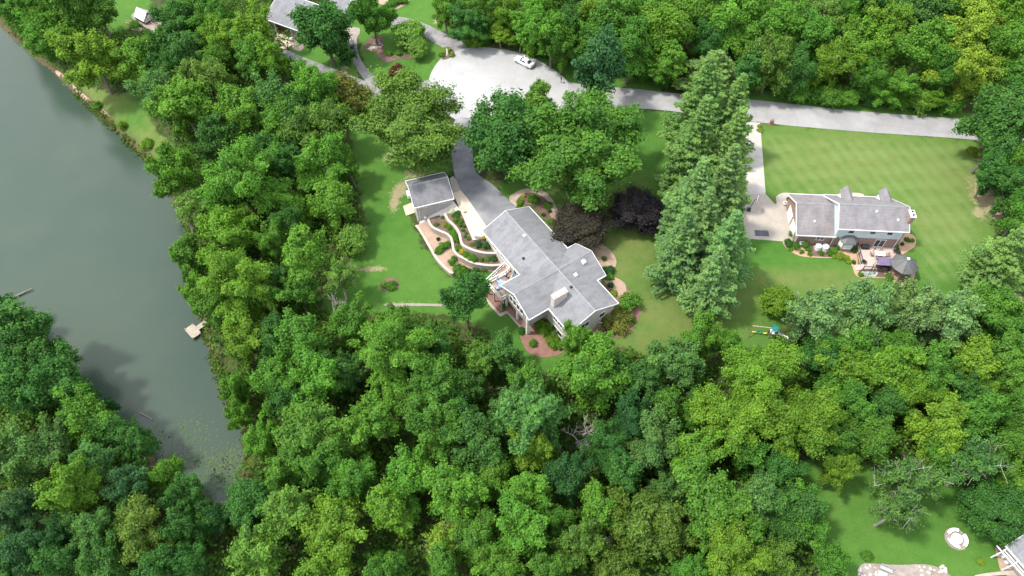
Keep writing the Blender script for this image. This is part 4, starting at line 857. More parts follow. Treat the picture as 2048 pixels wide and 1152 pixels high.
# ------------------------------------------------------------------ cars
def car(name, label, loc, rz, paint_, L_=4.7, W_=1.86, H_=1.36):
    t = thing(name, label, 'car', loc, rz)
    # stations front (+x) to rear: x, half width, hood height, lower edge
    st = [(2.35,.62,.52,.30),(2.25,.80,.62,.22),(1.9,.88,.74,.2),(1.35,.92,.84,.2),(.8,.93,.93,.2),(0,.93,.95,.2),(-.9,.93,.97,.2),(-1.5,.92,.98,.2),(-1.95,.88,.97,.22),(-2.25,.80,.90,.28),(-2.35,.68,.72,.34)]
    kx, ky, kz = L_/4.7, W_/1.86, H_/1.36; vs_ = []; nr = 9
    for x, hw, zt, zb in st:
        prof = [(-hw*.82,zb),(-hw,zb+.12),(-hw*1.0,(zb+zt)*.55),(-hw*.94,zt-.08),(-hw*.72,zt),(hw*.72,zt),(hw*.94,zt-.08),(hw*1.0,(zb+zt)*.55),(hw,zb+.12),(hw*.82,zb)]
        nr = len(prof); vs_ += [(x*kx,y*ky,z*kz) for y, z in prof]
    fs = [(i*nr+j,i*nr+(j+1)%nr,(i+1)*nr+(j+1)%nr,(i+1)*nr+j) for i in range(len(st)-1) for j in range(nr)]+[tuple(range(nr))[::-1],tuple(range((len(st)-1)*nr,len(st)*nr))]
    body = MB(); body.add(vs_, fs); body = body.build('body', paint_, t, True)
    # cabin: base ring and roof ring
    base = [(.95,.70),(.3,.80),(-.9,.80),(-1.75,.70)]; top = [(.25,.52),(-.05,.60),(-.75,.60),(-1.0,.52)]
    def ring(pts, z): return [(x*kx,-y*ky,z*kz) for x, y in pts]+[(x*kx,y*ky,z*kz) for x, y in pts[::-1]]
    b0, t0 = ring(base,.93), ring(top,1.34)
    cb = MB(); cb.add(b0+t0, [(i,(i+1)%8,8+(i+1)%8,8+i) for i in range(8)]+[tuple(range(8,16))]); cb = cb.build('cabin', paint_, t)
    r_ = MB(); rr = [(x*.96-.01, y*.9, 1.385*kz) for x, y, z in t0]; r_.add(t0+rr, [(i,(i+1)%8,8+(i+1)%8,8+i) for i in range(8)]+[tuple(range(8,16))]); r_.build('roof', paint_, t, True)
    def pane(name_, a, b_, c_, d_):
        q = [Vector(p) for p in (a,b_,c_,d_)]; nrm = (q[1]-q[0]).cross(q[3]-q[0]).normalized(); c0 = sum(q, Vector())/4
        if nrm.dot(c0-Vector((0,0,.9))) < 0: nrm = -nrm
        q = [c0+(p-c0)*.86 for p in q]; q2 = [p+nrm*.015 for p in q]; q1_ = [p-nrm*.01 for p in q]
        MB().add([tuple(p) for p in q1_+q2], [(0,1,2,3),(4,5,6,7),(0,1,5,4),(1,2,6,5),(2,3,7,6),(3,0,4,7)]).build(name_, 'glass_dark', cb)
    pane('windscreen', b0[0], b0[7], t0[7], t0[0]); pane('rear_window', b0[3], b0[4], t0[4], t0[3])
    for i in (0,1,2): pane('side_window', b0[i], b0[i+1], t0[i+1], t0[i]); pane('side_window', b0[7-i], b0[6-i], t0[6-i], t0[7-i])
    for x in (1.42, -1.45):
        for s in (-1, 1):
            w_ = MB(); w_.T = Matrix.Translation((x*kx, s*.86*ky, .33)) @ Matrix.Rotation(R(90), 4, 'X'); w_.lathe([(.2,-.11),(.31,-.11),(.33,-.08),(.33,.08),(.31,.11),(.2,.11)], 18)
            w_ = w_.build('wheel', 'rubber', t)
            q = MB(); q.T = Matrix.Translation((x*kx, s*.86*ky, .33)) @ Matrix.Rotation(R(90), 4, 'X'); q.lathe([(.2,-.115),(.06,-.10),(.05,.10),(.2,.115)], 10); q.build('rim', 'metal_grey', w_)
    for s in (-1, 1):
        box('headlight','glass_pale',t,2.14*kx,2.27*kx,s*.62*ky-.17,s*.62*ky+.17,.60*kz,.67*kz); box('tail_light','mulch_red',t,-2.36*kx,-2.28*kx,s*.58*ky-.2,s*.58*ky+.2,.78*kz,.86*kz)
        box('mirror',paint_,t,.62*kx,.78*kx,s*.98*ky-.1,s*.98*ky+.1,.93*kz,1.05*kz)
    box('bumper','black',t,-2.40*kx,-2.2*kx,-.75*ky,.75*ky,.28*kz,.40*kz); MB().box(-2.3*kx,-2.12*kx,-.7*ky,.7*ky,.975*kz,1.01*kz).build('spoiler', paint_, t)
    return t
p0, p1 = G(1033,120), G(1064,136); pm = (p0+p1)/2
car('white_coupe', 'white coupe parked at the top edge of the turning circle', (pm.x, pm.y, hz(pm.x,pm.y)+.06), math.atan2(p0.y-p1.y, p0.x-p1.x), 'car_white', 4.8)
p0, p1 = G(702,88), G(706,116); pm = (p0+p1)/2
car('black_car', 'black car on the forked drive under the large tree', (pm.x, pm.y, hz(pm.x,pm.y)+.08), math.atan2(p1.y-p0.y, p1.x-p0.x), 'car_black', 4.6, 1.82, 1.45)

# ------------------------------------------------------------------ dock, logs, fire pit, swing set, bottom-right house
dp = P(393,657,WATER+.6); da = math.atan2(P(414,648,WATER+.6).y-P(385,668,WATER+.6).y, P(414,648,WATER+.6).x-P(385,668,WATER+.6).x)
t = thing('fishing_dock', 'weathered pale wooden dock at the wooded lake edge', 'dock', (dp.x, dp.y, WATER), da)
for k in range(12): box('plank','dock_wood',t,-1.6+k*.145,-1.6+k*.145+.13,-1.35,1.35,.55,.60)
for k in range(26): box('plank','dock_wood',t,.15+k*.145,.15+k*.145+.13,-.5,.5,.53,.58)
for x, y in ((-1.5,-1.25),(-1.5,1.25),(0,-1.25),(0,1.25),(2,-.45),(2,.45)): MB().tube((x,y,-2),(x,y,.85),.08).build('pile','grey_wood',t)
def log(name, label, pts, r):
    m_ = MB()
    for a, b_, k in zip(pts, pts[1:], range(9)): m_.tube(a, b_, r*(1-.15*k), r*(.85-.15*k), 7)
    o = m_.build(name, 'log'); tag(o, label, 'log')
log('fallen_log', 'long fallen trunk reaching into the lake from the left bank', [P(-30,612,WATER+.5),P(0,603,WATER+.4),P(25,596,WATER+.3),P(45,586,WATER+.25),P(64,577,WATER+.35)], .28)
log('fallen_log', 'short grey trunk lying against the left lake bank below the longer one', [P(-20,612,WATER+.9),P(12,597,WATER+.6),P(16,595,WATER+.5)], .22)
log('drifting_log', 'thin dark log drifting in the lower cove', [P(279,826,WATER+.05),P(292,832,WATER+.06),P(305,840,WATER+.05)], .16)
fp = G(1912,1078); t = thing('fire_pit', 'round fire pit with white cover inside three white curved benches', 'fire pit', fp)
MB().lathe([(1.5,-.1),(1.5,.05),(.05,.06)], 28).build('gravel_ring', 'gravel', t)
MB().lathe([(.68,.06),(.70,.42),(.6,.5),(.05,.56)], 24).build('pit_cover', 'white_paint', t); MB().lathe([(.78,.04),(.78,.3),(.71,.3),(.71,.04)], 20).build('pit_ring', 'stone', t)
for k, a0 in enumerate((R(62), R(182), R(302))):
    m_ = MB(); s_ = 9
    def arc(r0, r1, z0, z1, mb):
        vs_ = []
        for i in range(s_+1):
            a = a0+R(84)*i/s_; c0, s0 = math.cos(a), math.sin(a); vs_ += [(r0*c0,r0*s0,z0),(r1*c0,r1*s0,z0),(r1*c0,r1*s0,z1),(r0*c0,r0*s0,z1)]
        mb.add(vs_, [(i*4+j,i*4+(j+1)%4,(i+1)*4+(j+1)%4,(i+1)*4+j) for i in range(s_) for j in range(4)]+[(0,1,2,3),(s_*4+3,s_*4+2,s_*4+1,s_*4)])
    b2 = thing('curved_bench', ('curved white bench on the upper side of the round fire pit','curved white bench on the left side of the round fire pit','curved white bench on the right side of the round fire pit')[k], 'bench', fp, 0, 'benches round the fire pit')
    m_ = MB(); arc(.92,1.38,.40,.46,m_); m_.build('seat','white_paint',b2); m_ = MB(); arc(1.0,1.1,.05,.4,m_); m_.build('support','white_paint',b2)
sp = G(1516,672); sq = P(1532,660,2.2); t = thing('swing_set', 'wooden swing set with two yellow swings, green swing and teal slide', 'swing set', (sp.x+.2, sp.y+.3, sp.z), R(-8))
MB().tube((-1.6,0,2.3),(1.5,0,2.3),.08,.08,5).build('top_beam','dock_wood',t)
for x in (-1.6,): 
    for y in (-.9,.9): MB().tube((x-.1,y,0),(x,0,2.3),.06,.06,5).build('leg','brown_wood',t)
for x in (1.5, 2.3):
    for y in (-.5,.5): box('tower_post','brown_wood',t,x-.06,x+.06,y-.06,y+.06,0,2.3)
box('platform','white_paint',t,1.5,2.3,-.5,.5,1.2,1.3)
for x, mm in ((-1.0,'yellow_plastic'),(-.15,'green_plastic'),(.75,'yellow_plastic')):
    s_ = MB(); vs_ = []
    for i in range(7): u = -.32+.64*i/6; zz = .55+1.1*u*u; vs_ += [(x+u,-.1,zz),(x+u,.1,zz),(x+u,.1,zz+.05),(x+u,-.1,zz+.05)]
    s_.add(vs_, [(i*4+j,i*4+(j+1)%4,(i+1)*4+(j+1)%4,(i+1)*4+j) for i in range(6) for j in range(4)]+[(0,1,2,3),(27,26,25,24)])
    if mm == 'green_plastic': s_.box(x-.25,x+.25,.1,.16,.6,1.0).box(x-.25,x-.2,-.1,.1,.6,.85).box(x+.2,x+.25,-.1,.1,.6,.85)
    s_ = s_.build('swing_seat', mm, t)
    for d_ in (-.31,.31): MB().tube((x+d_,0,.66),(x+d_*.8,0,2.3),.015,.015,4).build('chain','metal_grey',s_)
MB().add([(1.45,-.6,2.35),(2.35,-.6,2.35),(2.35,.6,2.35),(1.45,.6,2.35),(1.45,0,2.9),(2.35,0,2.9)], [(0,1,5,4),(3,4,5,2),(0,4,3),(1,2,5),(0,3,2,1)]).build('tower_roof','teal_plastic',t)
sl = MB()
for i in range(6):
    u = i/5; x = 2.35+1.9*u; z = 1.25*(1-u)**1.3+.12; sl.add([(x,-.28,z),(x,.28,z),(x+.42,.28,1.25*max(0,1-u-.2)**1.3+.12),(x+.42,-.28,1.25*max(0,1-u-.2)**1.3+.12)], [(0,1,2,3)])
for s_ in (-.28,.28): sl.add([(2.35,s_,1.45),(4.2,s_,.25),(4.2,s_,.1),(2.35,s_,1.2)], [(0,1,2,3)])
sl.build('slide','metal_white',t)
# bottom-right house with pergola
c0 = P(2012,1092,3.0)
bh = thing('corner_house', 'grey-roofed house cut off by the bottom right corner', 'house', (c0.x, c0.y, .15), R(-63))
gable_roof(bh, 0, 9.0, 0, 9.0, 2.85, 2.85, 4.5, 4.6, 'shingle_x'); MB().box(.35, 8.6, .4, 8.6, -.6, 2.75).build('wall','siding_taupe',bh)
t = thing('pergola', 'white pergola frame along the corner house wall', 'pergola', (c0.x, c0.y, .15), R(-63))
for x in (.3, 2.1, 3.9, 5.7): box('post','white_paint',t,x-.08,x+.08,-1.0,-.86,-.3,2.5); box('crossbeam','white_paint',t,x-.05,x+.05,-.99,-.14,2.5,2.62)
box('long_beam','white_paint',t,-.6,6.2,-1.0,-.86,2.622,2.74); box('long_beam','white_paint',t,.2,6.2,-.56,-.48,2.622,2.7)
for px, py, lab in ((2003,1114,'white ball lamp on the bare soil beside the white pergola, upper one'),(2010,1126,'white ball lamp on the bare soil beside the white pergola, lower one')):
    t = thing('garden_lamp', lab, 'lamp', G(px,py,.05)); MB().lathe([(.05,0),(.22,.12),(.28,.3),(.2,.5),(.05,.56)],14).build('globe','white_paint',t,True); MB().lathe([(.12,-.05),(.1,.05)],8).build('foot','metal_grey',t)
t = thing('garden_bench', 'grey metal bench on the stony bed at the bottom edge', 'bench', G(1770,1140,.05), R(-25))
for k in range(5): box('seat_slat','metal_grey',t,-.8,.8,-.25+k*.1,-.17+k*.1,.42,.45)
for k in range(4): box('back_slat','metal_grey',t,-.8,.8,.27,.3,.5+k*.11,.58+k*.11)
for x in (-.75,.75):
    box('leg','metal_grey',t,x-.03,x+.03,-.25,-.2,0,.42); box('leg','metal_grey',t,x-.03,x+.03,.25,.3,0,.95)
t = thing('fire_table', 'dark square table in front of the grey metal bench', 'table', G(1762,1152,.05), R(-25)); box('tabletop','grey_wood',t,-.6,.6,-.5,.5,.4,.48); box('base','dark_wood',t,-.45,.45,-.38,.38,0,.4)
random.seed(5); rk = []
for i in range(46):
    px, py = (1718+random.random()*36, 1130+random.random()*26) if i < 18 else (1838+random.random()*55, 1132+random.random()*26)
    p = G(px, py); m_ = MB(); rock(m_, 0, 0, 0, .14+.17*random.random(), i); o = m_.build('rock', 'stone_white' if i % 3 else 'stone'); o.location = p
    tag(o, 'pale stone strewn on the left end of the gravel bed' if i < 18 else 'pale stone strewn on the right end of the gravel bed', 'rock', 'stones at left of the bottom bed' if i < 18 else 'stones at right of the bottom bed')
for i in range(22):
    px, py = 732+random.random()*34, 80+random.random()*22
    p = G(px, py, .05); m_ = MB(); rock(m_, 0, 0, 0, .14+.16*random.random(), i+80); o = m_.build('rock', 'stone_white' if i % 2 else 'stone'); o.location = p
    tag(o, 'pale rock in the dark mulch bed inside the forked drive', 'rock', 'rocks in the island bed')
p = G(895,112,.07); t = thing('garden_statue', 'white garden statue among hostas beside the turning circle', 'statue', p)
MB().box(-.25,.25,-.25,.25,0,.35).build('plinth','stone_white',t); MB().lathe([(.2,.35),(.24,.7),(.16,1.0),(.2,1.25),(.09,1.42),(.15,1.55),(.13,1.7),(.04,1.78)],12).build('figure','white_paint',t,True)
t = thing('mailbox', 'dark mailbox post where the turning circle meets the road', 'mailbox', G(1122,166)); box('post','dark_wood',t,-.06,.06,-.06,.06,0,1.1); MB().box(-.14,.14,-.28,.28,1.1,1.36).build('box','black',t)
t = thing('marker_post', 'thin white marker post at the wood edge behind the white coupe', 'post', G(1040,104)); box('shaft','white_paint',t,-.05,.05,-.05,.05,0,1.1); box('reflector','mulch_red',t,-.055,.055,-.06,-.051,.85,1.0)
t = thing('flower_pot', 'tan pot of yellow flowers at the house end of the walk', 'pot', P(967,477,.11)); MB().lathe([(.16,0),(.24,.35),(.27,.4),(.22,.38),(.04,.36)],12).build('pot','terracotta',t)
sh = P(1172,893,-3.2); t = thing('old_shed', 'dark weathered hut half hidden in the lower wood', 'hut', (sh.x, sh.y, hz(sh.x, sh.y)), R(22))
gable_roof(t, -1.2, 1.2, -1.1, 1.1, 1.3, 1.3, 0, 1.7, 'shingle_shed', fascia='grey_wood'); MB().box(-1.05,1.05,-.95,.95,-.4,1.25).build('wall','grey_wood',t); box('door','dark_wood',t,-.35,.35,-1.01,-.951,0,1.15)

# ------------------------------------------------------------------ vegetation
rng = np.random.default_rng(11)
def unit(a): return a/np.maximum(np.linalg.norm(a, axis=-1, keepdims=True), 1e-6)
def leaf_mesh(name, C, N, size, tint, aspect=1.5, mat='leaf', along=None):
    """small folded leaf sprays: four corners and a crease each"""
    n_ = len(C); N = unit(N)
    ref = rng.normal(size=(n_, 3)) if along is None else along
    U = unit(ref-(ref*N).sum(1, keepdims=True)*N); V = np.cross(N, U)
    s = size[:, None]
    a = C-U*s*.5*aspect; b_ = C+U*s*.5*aspect
    c1 = C+V*s*.5-N*s*.12; c2 = C-V*s*.5-N*s*.12
    co = np.stack([a, c2, b_, c1], 1).reshape(-1, 3)
    k = np.arange(n_)*4
    f = np.stack([k, k+1, k+2, k, k+2, k+3], 1).reshape(-1, 3)
    me = bpy.data.meshes.new(name); me.vertices.add(len(co)); me.vertices.foreach_set('co', co.ravel().astype(np.float32))
    me.loops.add(f.size); me.loops.foreach_set('vertex_index', f.ravel()); me.polygons.add(len(f))
    me.polygons.foreach_set('loop_start', np.arange(len(f))*3); me.polygons.foreach_set('loop_total', np.full(len(f), 3)); me.update(calc_edges=True)
    at = me.attributes.new('tint', 'FLOAT', 'POINT'); at.data.foreach_set('value', np.repeat(np.clip(tint, 0, 1), 4).astype(np.float32))
    me.materials.append(MATS[mat]); return me
def sphere(n_, up=0.0):
    v = unit(rng.normal(size=(n_, 3))); v[:, 2] += up; return unit(v)
def limb_mesh(name, segs, mat, sides=5):
    mb = MB()
    for a, b_, r0, r1 in segs: mb.tube(a, b_, r0, r1, sides)
    me = bpy.data.meshes.new(name); me.from_pydata(mb.v, [], mb.f); me.update(); me.materials.append(MATS[mat]); return me

def broadleaf(R_, H_, kind, seed):
    """crown of many leaf clumps on limbs; returns crown mesh and trunk mesh in metres, base at the origin"""
    global rng; rng = np.random.default_rng(seed)
    low = {'oak': .28, 'maple': .22, 'fine': .2, 'sparse': .3, 'round': .12, 'bush': .02}[kind]
    zc = H_*(1+low)/2; hh = H_*(1-low)/2
    lob = unit(rng.normal(size=(8, 3))); amp = rng.uniform(-.25, .28, 8)
    if kind in ('round', 'bush'):
        npf = int({'round': 110, 'bush': 34}[kind]*(.7+.3*R_/5)); D = sphere(npf, .28)
        g = 1+.4*(np.clip((D@lob.T-.45)*2.2, 0, 1)*amp).sum(1)
        rad = np.where(rng.random(npf) < .8, rng.uniform(.70, .93, npf), rng.uniform(.35, .65, npf))*g
        pr = R_*{'round': .20, 'bush': .34}[kind]*rng.uniform(.7, 1.3, npf)
        taper = np.where(D[:, 2] > 0, 1-.12*D[:, 2], 1)
        PC = np.stack([D[:, 0]*R_*rad*taper, D[:, 1]*R_*rad*taper, zc+D[:, 2]*hh*rad], 1)
    else:                            # sprays of leaves carried out along limbs of uneven length
        nl_ = int({'oak': 26, 'maple': 34, 'fine': 34, 'sparse': 26}[kind]*(.6+.4*R_/5)); DL = sphere(nl_, .38)
        ln = rng.uniform(.62, 1.12, nl_)*(1+(np.clip((DL@lob.T-.4)*2.0, 0, 1)*amp).sum(1)); ln = np.clip(ln, .5, 1.3)
        ns = {'oak': 3, 'maple': 5, 'fine': 5, 'sparse': 4}[kind]; PC, pr = [], []
        for i in range(nl_):
            for k in range(ns):
                sf = (.5 if kind == 'oak' else .38)+(.5 if kind == 'oak' else .62)*(k+rng.uniform(0, .6))/(ns-.4); q = DL[i]*ln[i]*sf*.92
                p_ = np.array([q[0]*R_, q[1]*R_, zc-.18*hh+q[2]*hh*1.12+.10*hh*sf*sf])+rng.normal(size=3)*R_*.07
                PC.append(p_); pr.append(R_*{'oak': .235, 'maple': .185, 'fine': .18, 'sparse': .17}[kind]*(5/max(R_, 5))**.45*(1.3-.62*sf)*rng.uniform(.75, 1.3))
        PC, pr = np.array(PC), np.array(pr); npf = len(PC)
    leaf = {'oak': .26, 'maple': .26, 'fine': .22, 'sparse': .23, 'round': .22, 'bush': .15}[kind]*(.92 if R_ > 3 else .85)
    dens = {'oak': 1.8, 'maple': 1.8, 'fine': 1.7, 'sparse': .75, 'round': 2.2, 'bush': 2.4}[kind]
    per = np.maximum(8, (dens*4*math.pi*pr**2*.75/(leaf**2*.75)).astype(int)); idx = np.repeat(np.arange(npf), per); n_ = len(idx)
    # leaves sit in little bunches at twig ends
    ntw = np.maximum(3, per//7); t0 = np.concatenate([[0], np.cumsum(ntw)])[:-1]; nt_ = int(ntw.sum())
    tid = t0[idx]+(rng.random(n_)*ntw[idx]).astype(int)
    d = sphere(nt_, .30)[tid]; pidx = np.repeat(np.arange(npf), ntw)
    rr = (pr[pidx]*np.where(rng.random(nt_) < .75, rng.uniform(.72, 1.2, nt_), rng.uniform(.2, .75, nt_)))[tid]
    twt = rng.normal(0, .20, nt_)[tid]; jit = rng.normal(size=(n_, 3))*leaf*.75
    sq = np.array([1, 1, .72]) if kind != 'fine' else np.array([.9, .9, 1.1])
    C = PC[idx]+d*rr[:, None]*sq+jit
    # ragged twig ends
    outw = unit(PC-np.array([0, 0, zc-.2*hh]))[idx]
    C += outw*(rng.random(n_)**5*pr[idx]*1.3)[:, None]
    N = d*.75+outw*.35+np.array([0, 0, .35])+rng.normal(size=(n_, 3))*.5
    if kind == 'fine': N = d*.6+outw*.4+rng.normal(size=(n_, 3))*.6
    puff_t = rng.normal(.45, .16, npf)
    tint = puff_t[idx]+twt+rng.normal(0, .18, n_)+.16*np.clip(rr/pr[idx]-.8, 0, .4)
    keep = C[:, 2] > .05*H_*(kind not in ('bush',)); 
    if kind == 'bush': keep = C[:, 2] > .02
    C, N, tint, sz = C[keep], N[keep], tint[keep], (leaf*rng.uniform(.7, 1.35, n_))[keep]
    al = None
    if kind == 'fine': al = np.stack([rng.normal(0, .5, len(C)), rng.normal(0, .5, len(C)), np.full(len(C), -1.)], 1)
    cm_ = leaf_mesh(kind+'_crown', C, N, sz, tint, {'fine': 2.2, 'bush': 1.4}.get(kind, 1.5), 'leaf', al)
    segs = []; tr = max(.05, R_*.055)
    top = Vector((rng.normal()*.03*H_, rng.normal()*.03*H_, zc*.95))
    m1 = top*.5; m1.x += rng.normal()*.02*H_
    segs += [((0,0,-.6), tuple(m1), tr*1.25, tr), (tuple(m1), tuple(top), tr, tr*.55)]
    k = min(npf, 26 if kind == 'sparse' else 14)
    for i in rng.choice(npf, k, replace=False):
        q = Vector(PC[i]); s_ = m1.lerp(top, float(rng.uniform(.1, 1))); mid = s_.lerp(q, .55)+Vector((0,0,.06*H_*rng.uniform(-.3,1)))
        segs += [(tuple(s_), tuple(mid), tr*.42, tr*.26), (tuple(mid), tuple(q), tr*.26, tr*.08)]
        if kind == 'sparse':
            for _ in range(4):
                e = q+Vector(rng.normal(size=3))*R_*.22; segs.append((tuple(mid.lerp(q, .7)), tuple(e), tr*.12, tr*.05))
    return cm_, limb_mesh('trunk', segs, 'bark_pale' if kind == 'sparse' else 'bark')

def pine(R_, H_, seed):
    global rng; rng = np.random.default_rng(seed)
    C, A_, T_ = [], [], []; segs = [((0,0,-.6),(0,0,H_*.5),R_*.07,R_*.05),((0,0,H_*.5),(0,0,H_*.97),R_*.05,R_*.012)]
    z = H_*.12
    while z < H_*.985:
        t = (z/H_-.1)/.9; L_ = R_*min(1.0, 1.2*(1-t))*rng.uniform(.75, 1.18)+.10
        nb = 8 if t < .6 else 6; a0 = rng.uniform(0, 6.28)
        for i in range(nb):
            a = a0+2*math.pi*i/nb+rng.normal()*.2; l_ = L_*rng.uniform(.65, 1.12); dv = np.array([math.cos(a), math.sin(a), 0])
            lift = .10+.55*t
            def pt(s): return np.array([0, 0, z])+dv*l_*s+np.array([0, 0, l_*(lift*s-.28*s*s*(1-t)+.12*s**3)])
            segs.append((tuple(pt(0)), tuple(pt(.7)), R_*.016*(1-t)+.012, .01))
            nt = max(3, int(l_/.30)); btint = rng.normal(.5, .2)
            for s in np.linspace(.2, 1.0, nt):
                sidew = l_*.26*(1.15-s)+.12
                for sd in ((-1, 0, 1) if s < .96 else (0,)):
                    c_ = pt(s)+np.cross(dv, [0,0,1])*sd*sidew*rng.uniform(.6, 1.2)+rng.normal(size=3)*.05
                    fw = unit(dv*(.7 if sd else 1)+np.cross(dv, [0,0,1])*sd*.8+np.array([0,0,.15]))
                    m_ = 14
                    ang = unit(fw[None]*1.0+rng.normal(size=(m_,3))*.55+np.array([0,0,.18]))
                    C.append(c_+ang*.17); A_.append(ang); T_.append(np.full(m_, btint+(s-.6)*.35)+rng.normal(0,.2,m_))
        z += H_*.03*rng.uniform(.8, 1.2)+.11
    C, A_, T_ = np.concatenate(C), np.concatenate(A_), np.concatenate(T_)
    N = np.array([0,0,1.])+rng.normal(size=C.shape)*.55
    return leaf_mesh('pine_crown', C, N, rng.uniform(.13,.21,len(C)), T_, 2.6, 'needle', A_), limb_mesh('trunk', segs, 'bark', 4)

def dead_tree(R_, H_, seed):
    rn = random.Random(seed); segs = []
    def grow(p, d, L_, r, k):
        q = p+d*L_; segs.append((tuple(p), tuple(q), r, r*.62))
        if k == 0: return
        for _ in range(3 if k > 1 else 4):
            e = (d+Vector((rn.gauss(0,.55), rn.gauss(0,.55), rn.gauss(.12,.35)))).normalized(); grow(p.lerp(q, rn.uniform(.55,1)), e, L_*rn.uniform(.5,.72), r*.55, k-1)
    grow(Vector((0,0,-.3)), Vector((rn.gauss(0,.12), rn.gauss(0,.12), 1)).normalized(), H_*.42, R_*.05, 4)
    return limb_mesh('branches', segs, 'bark_pale', 4)

PROTO = {}
SPEC = {'maple': [(4.6,13),(4.8,14),(7.4,17),(4.2,13.5),(5.0,14),(4.6,14.5),(4.4,12.5)], 'oak': [(5.0,13),(8.0,17),(4.6,12)], 'fine': [(4.2,12),(4.6,11),(4.0,13)], 'round': [(4.6,10),(3.6,8)],
        'sparse': [(4.6,11),(4.2,12)], 'pine': [(4.4,20),(4.7,19),(4.3,18)], 'bush': [(1.0,1.15),(1.0,1.4),(1.1,1.0)], 'smallround': [(2.2,4.2),(2.2,3.6)]}
def proto(kind, i):
    sp = SPEC[kind]; i %= len(sp)
    if (kind, i) not in PROTO:
        R_, H_ = sp[i]; sd = 100+sum(map(ord, kind))+i*17
        if kind == 'pine': a = pine(R_, H_, sd)
        else: a = broadleaf(R_, H_, {'smallround': 'round'}.get(kind, kind), sd)
        PROTO[(kind, i)] = (*a, R_, H_)
    return PROTO[(kind, i)]

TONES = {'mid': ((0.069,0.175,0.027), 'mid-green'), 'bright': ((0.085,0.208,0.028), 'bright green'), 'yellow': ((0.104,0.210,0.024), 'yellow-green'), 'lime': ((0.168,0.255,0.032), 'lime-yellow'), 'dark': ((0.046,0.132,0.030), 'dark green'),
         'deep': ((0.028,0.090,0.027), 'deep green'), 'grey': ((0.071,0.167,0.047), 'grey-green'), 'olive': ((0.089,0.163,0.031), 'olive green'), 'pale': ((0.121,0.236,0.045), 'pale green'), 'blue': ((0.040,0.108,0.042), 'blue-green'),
         'pine': ((0.135,0.262,0.088), 'soft green'), 'pinepale': ((0.142,0.262,0.108), 'silvery green'), 'purple': ((0.030,0.025,0.034), 'dark purple'), 'copper': ((0.044,0.038,0.034), 'bronze-purple'), 'red': ((.085,.022,.024), 'dark red'), 'orange': ((.20,.11,.03), 'orange-tinted'), 'rust': ((0.135,0.155,0.040), 'rusty green')}
NOUN = {'maple': 'broadleaf tree', 'oak': 'oak-like tree', 'fine': 'feathery tree', 'round': 'rounded tree', 'sparse': 'half-bare tree', 'pine': 'pine', 'smallround': 'small tree'}
NAME = {'maple': 'broadleaf_tree', 'oak': 'oak_tree', 'fine': 'feathery_tree', 'round': 'rounded_tree', 'sparse': 'sparse_tree', 'pine': 'pine_tree', 'smallround': 'small_tree'}
ORD = ['first','second','third','fourth','fifth','sixth','seventh','eighth','ninth','tenth','eleventh','twelfth','thirteenth','fourteenth','fifteenth','sixteenth','seventeenth','eighteenth','nineteenth','twentieth']
count = [0]
def plant(kind, tone, px, py, r_px, label, group, hk=1.0, vscale=None, name=None, cat='tree', zf=.62):
    i = count[0]; count[0] += 1; rn = random.Random(1000+i)
    cm_, tm, R0, H0 = proto(kind, i)
    if r_px >= 78 and kind in ('maple', 'oak'): cm_, tm, R0, H0 = proto(kind, 2 if kind == 'maple' else 1)
    elif kind in ('maple',) and i % 7 == 2: cm_, tm, R0, H0 = proto(kind, 0)
    elif kind == 'oak' and i % 3 == 1: cm_, tm, R0, H0 = proto(kind, 0)
    zg = -3.0; 
    for _ in range(6):
        s = .97*mpp(px, py, zg+6)*r_px/R0; Ht = H0*(s**.6)*hk
        p = P(px, py, zg+Ht*zf); zg = hz(p.x, p.y)
        if zg < WATER: zg = WATER+.1
    for _ in range(40):             # rooted on the bank, not in the lake
        if not (poly_inside(LAKE, p.x, p.y).any() or poly_dist(LAKE, p.x, p.y).min() < .5): break
        px += 3 if px > 300 or py < 330 else -3; p = P(px, py, zg+Ht*zf); zg = max(hz(p.x, p.y), WATER+.1)
    for _ in range(8):              # the foot of a tree never stands on paving
        if not any(poly_inside(q, p.x, p.y).any() or poly_dist(q, p.x, p.y).min() < .6 for q in NO_ROOT): break
        Ht *= .86; p = P(px, py, zg+Ht*zf); zg = max(hz(p.x, p.y), WATER+.1)
    t = thing(name or NAME[kind], label, cat, (p.x, p.y, zg), rn.uniform(0, 6.28), group)
    sc = (s*rn.uniform(.95,1.06), s*rn.uniform(.95,1.06), Ht/H0)
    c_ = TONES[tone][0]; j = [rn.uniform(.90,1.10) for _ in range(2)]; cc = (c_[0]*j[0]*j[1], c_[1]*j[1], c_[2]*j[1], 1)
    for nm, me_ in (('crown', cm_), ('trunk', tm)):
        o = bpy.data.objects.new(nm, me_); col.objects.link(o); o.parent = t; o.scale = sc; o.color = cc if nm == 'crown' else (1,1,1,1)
    t.rotation_euler.x, t.rotation_euler.y = rn.gauss(0,.05), rn.gauss(0,.05)
    return t
NO_ROOT = [np.array([G(a, b_)[:2] for a, b_ in q]) for q in ([(2090,300),(1500,246),(1260,222),(1080,236),(960,254),(862,185),(862,152),(885,118),(968,96),(1060,115),(1132,162),(1270,178),(1480,193),(1700,217),(1940,236),(2090,250)],
    [(912,238),(962,246),(953,345),(1032,418),(975,468),(908,345)],[(862,180),(756,200),(590,124),(600,110),(758,170),(858,158)],[(800,190),(760,192),(695,90),(700,55),(720,60),(720,105),(770,165)],[(1478,242),(1520,246),(1531,386),(1592,395),(1592,480),(1488,474)])]
K = {'m':'maple','o':'oak','f':'fine','r':'round','s':'sparse','p':'pine','q':'smallround'}
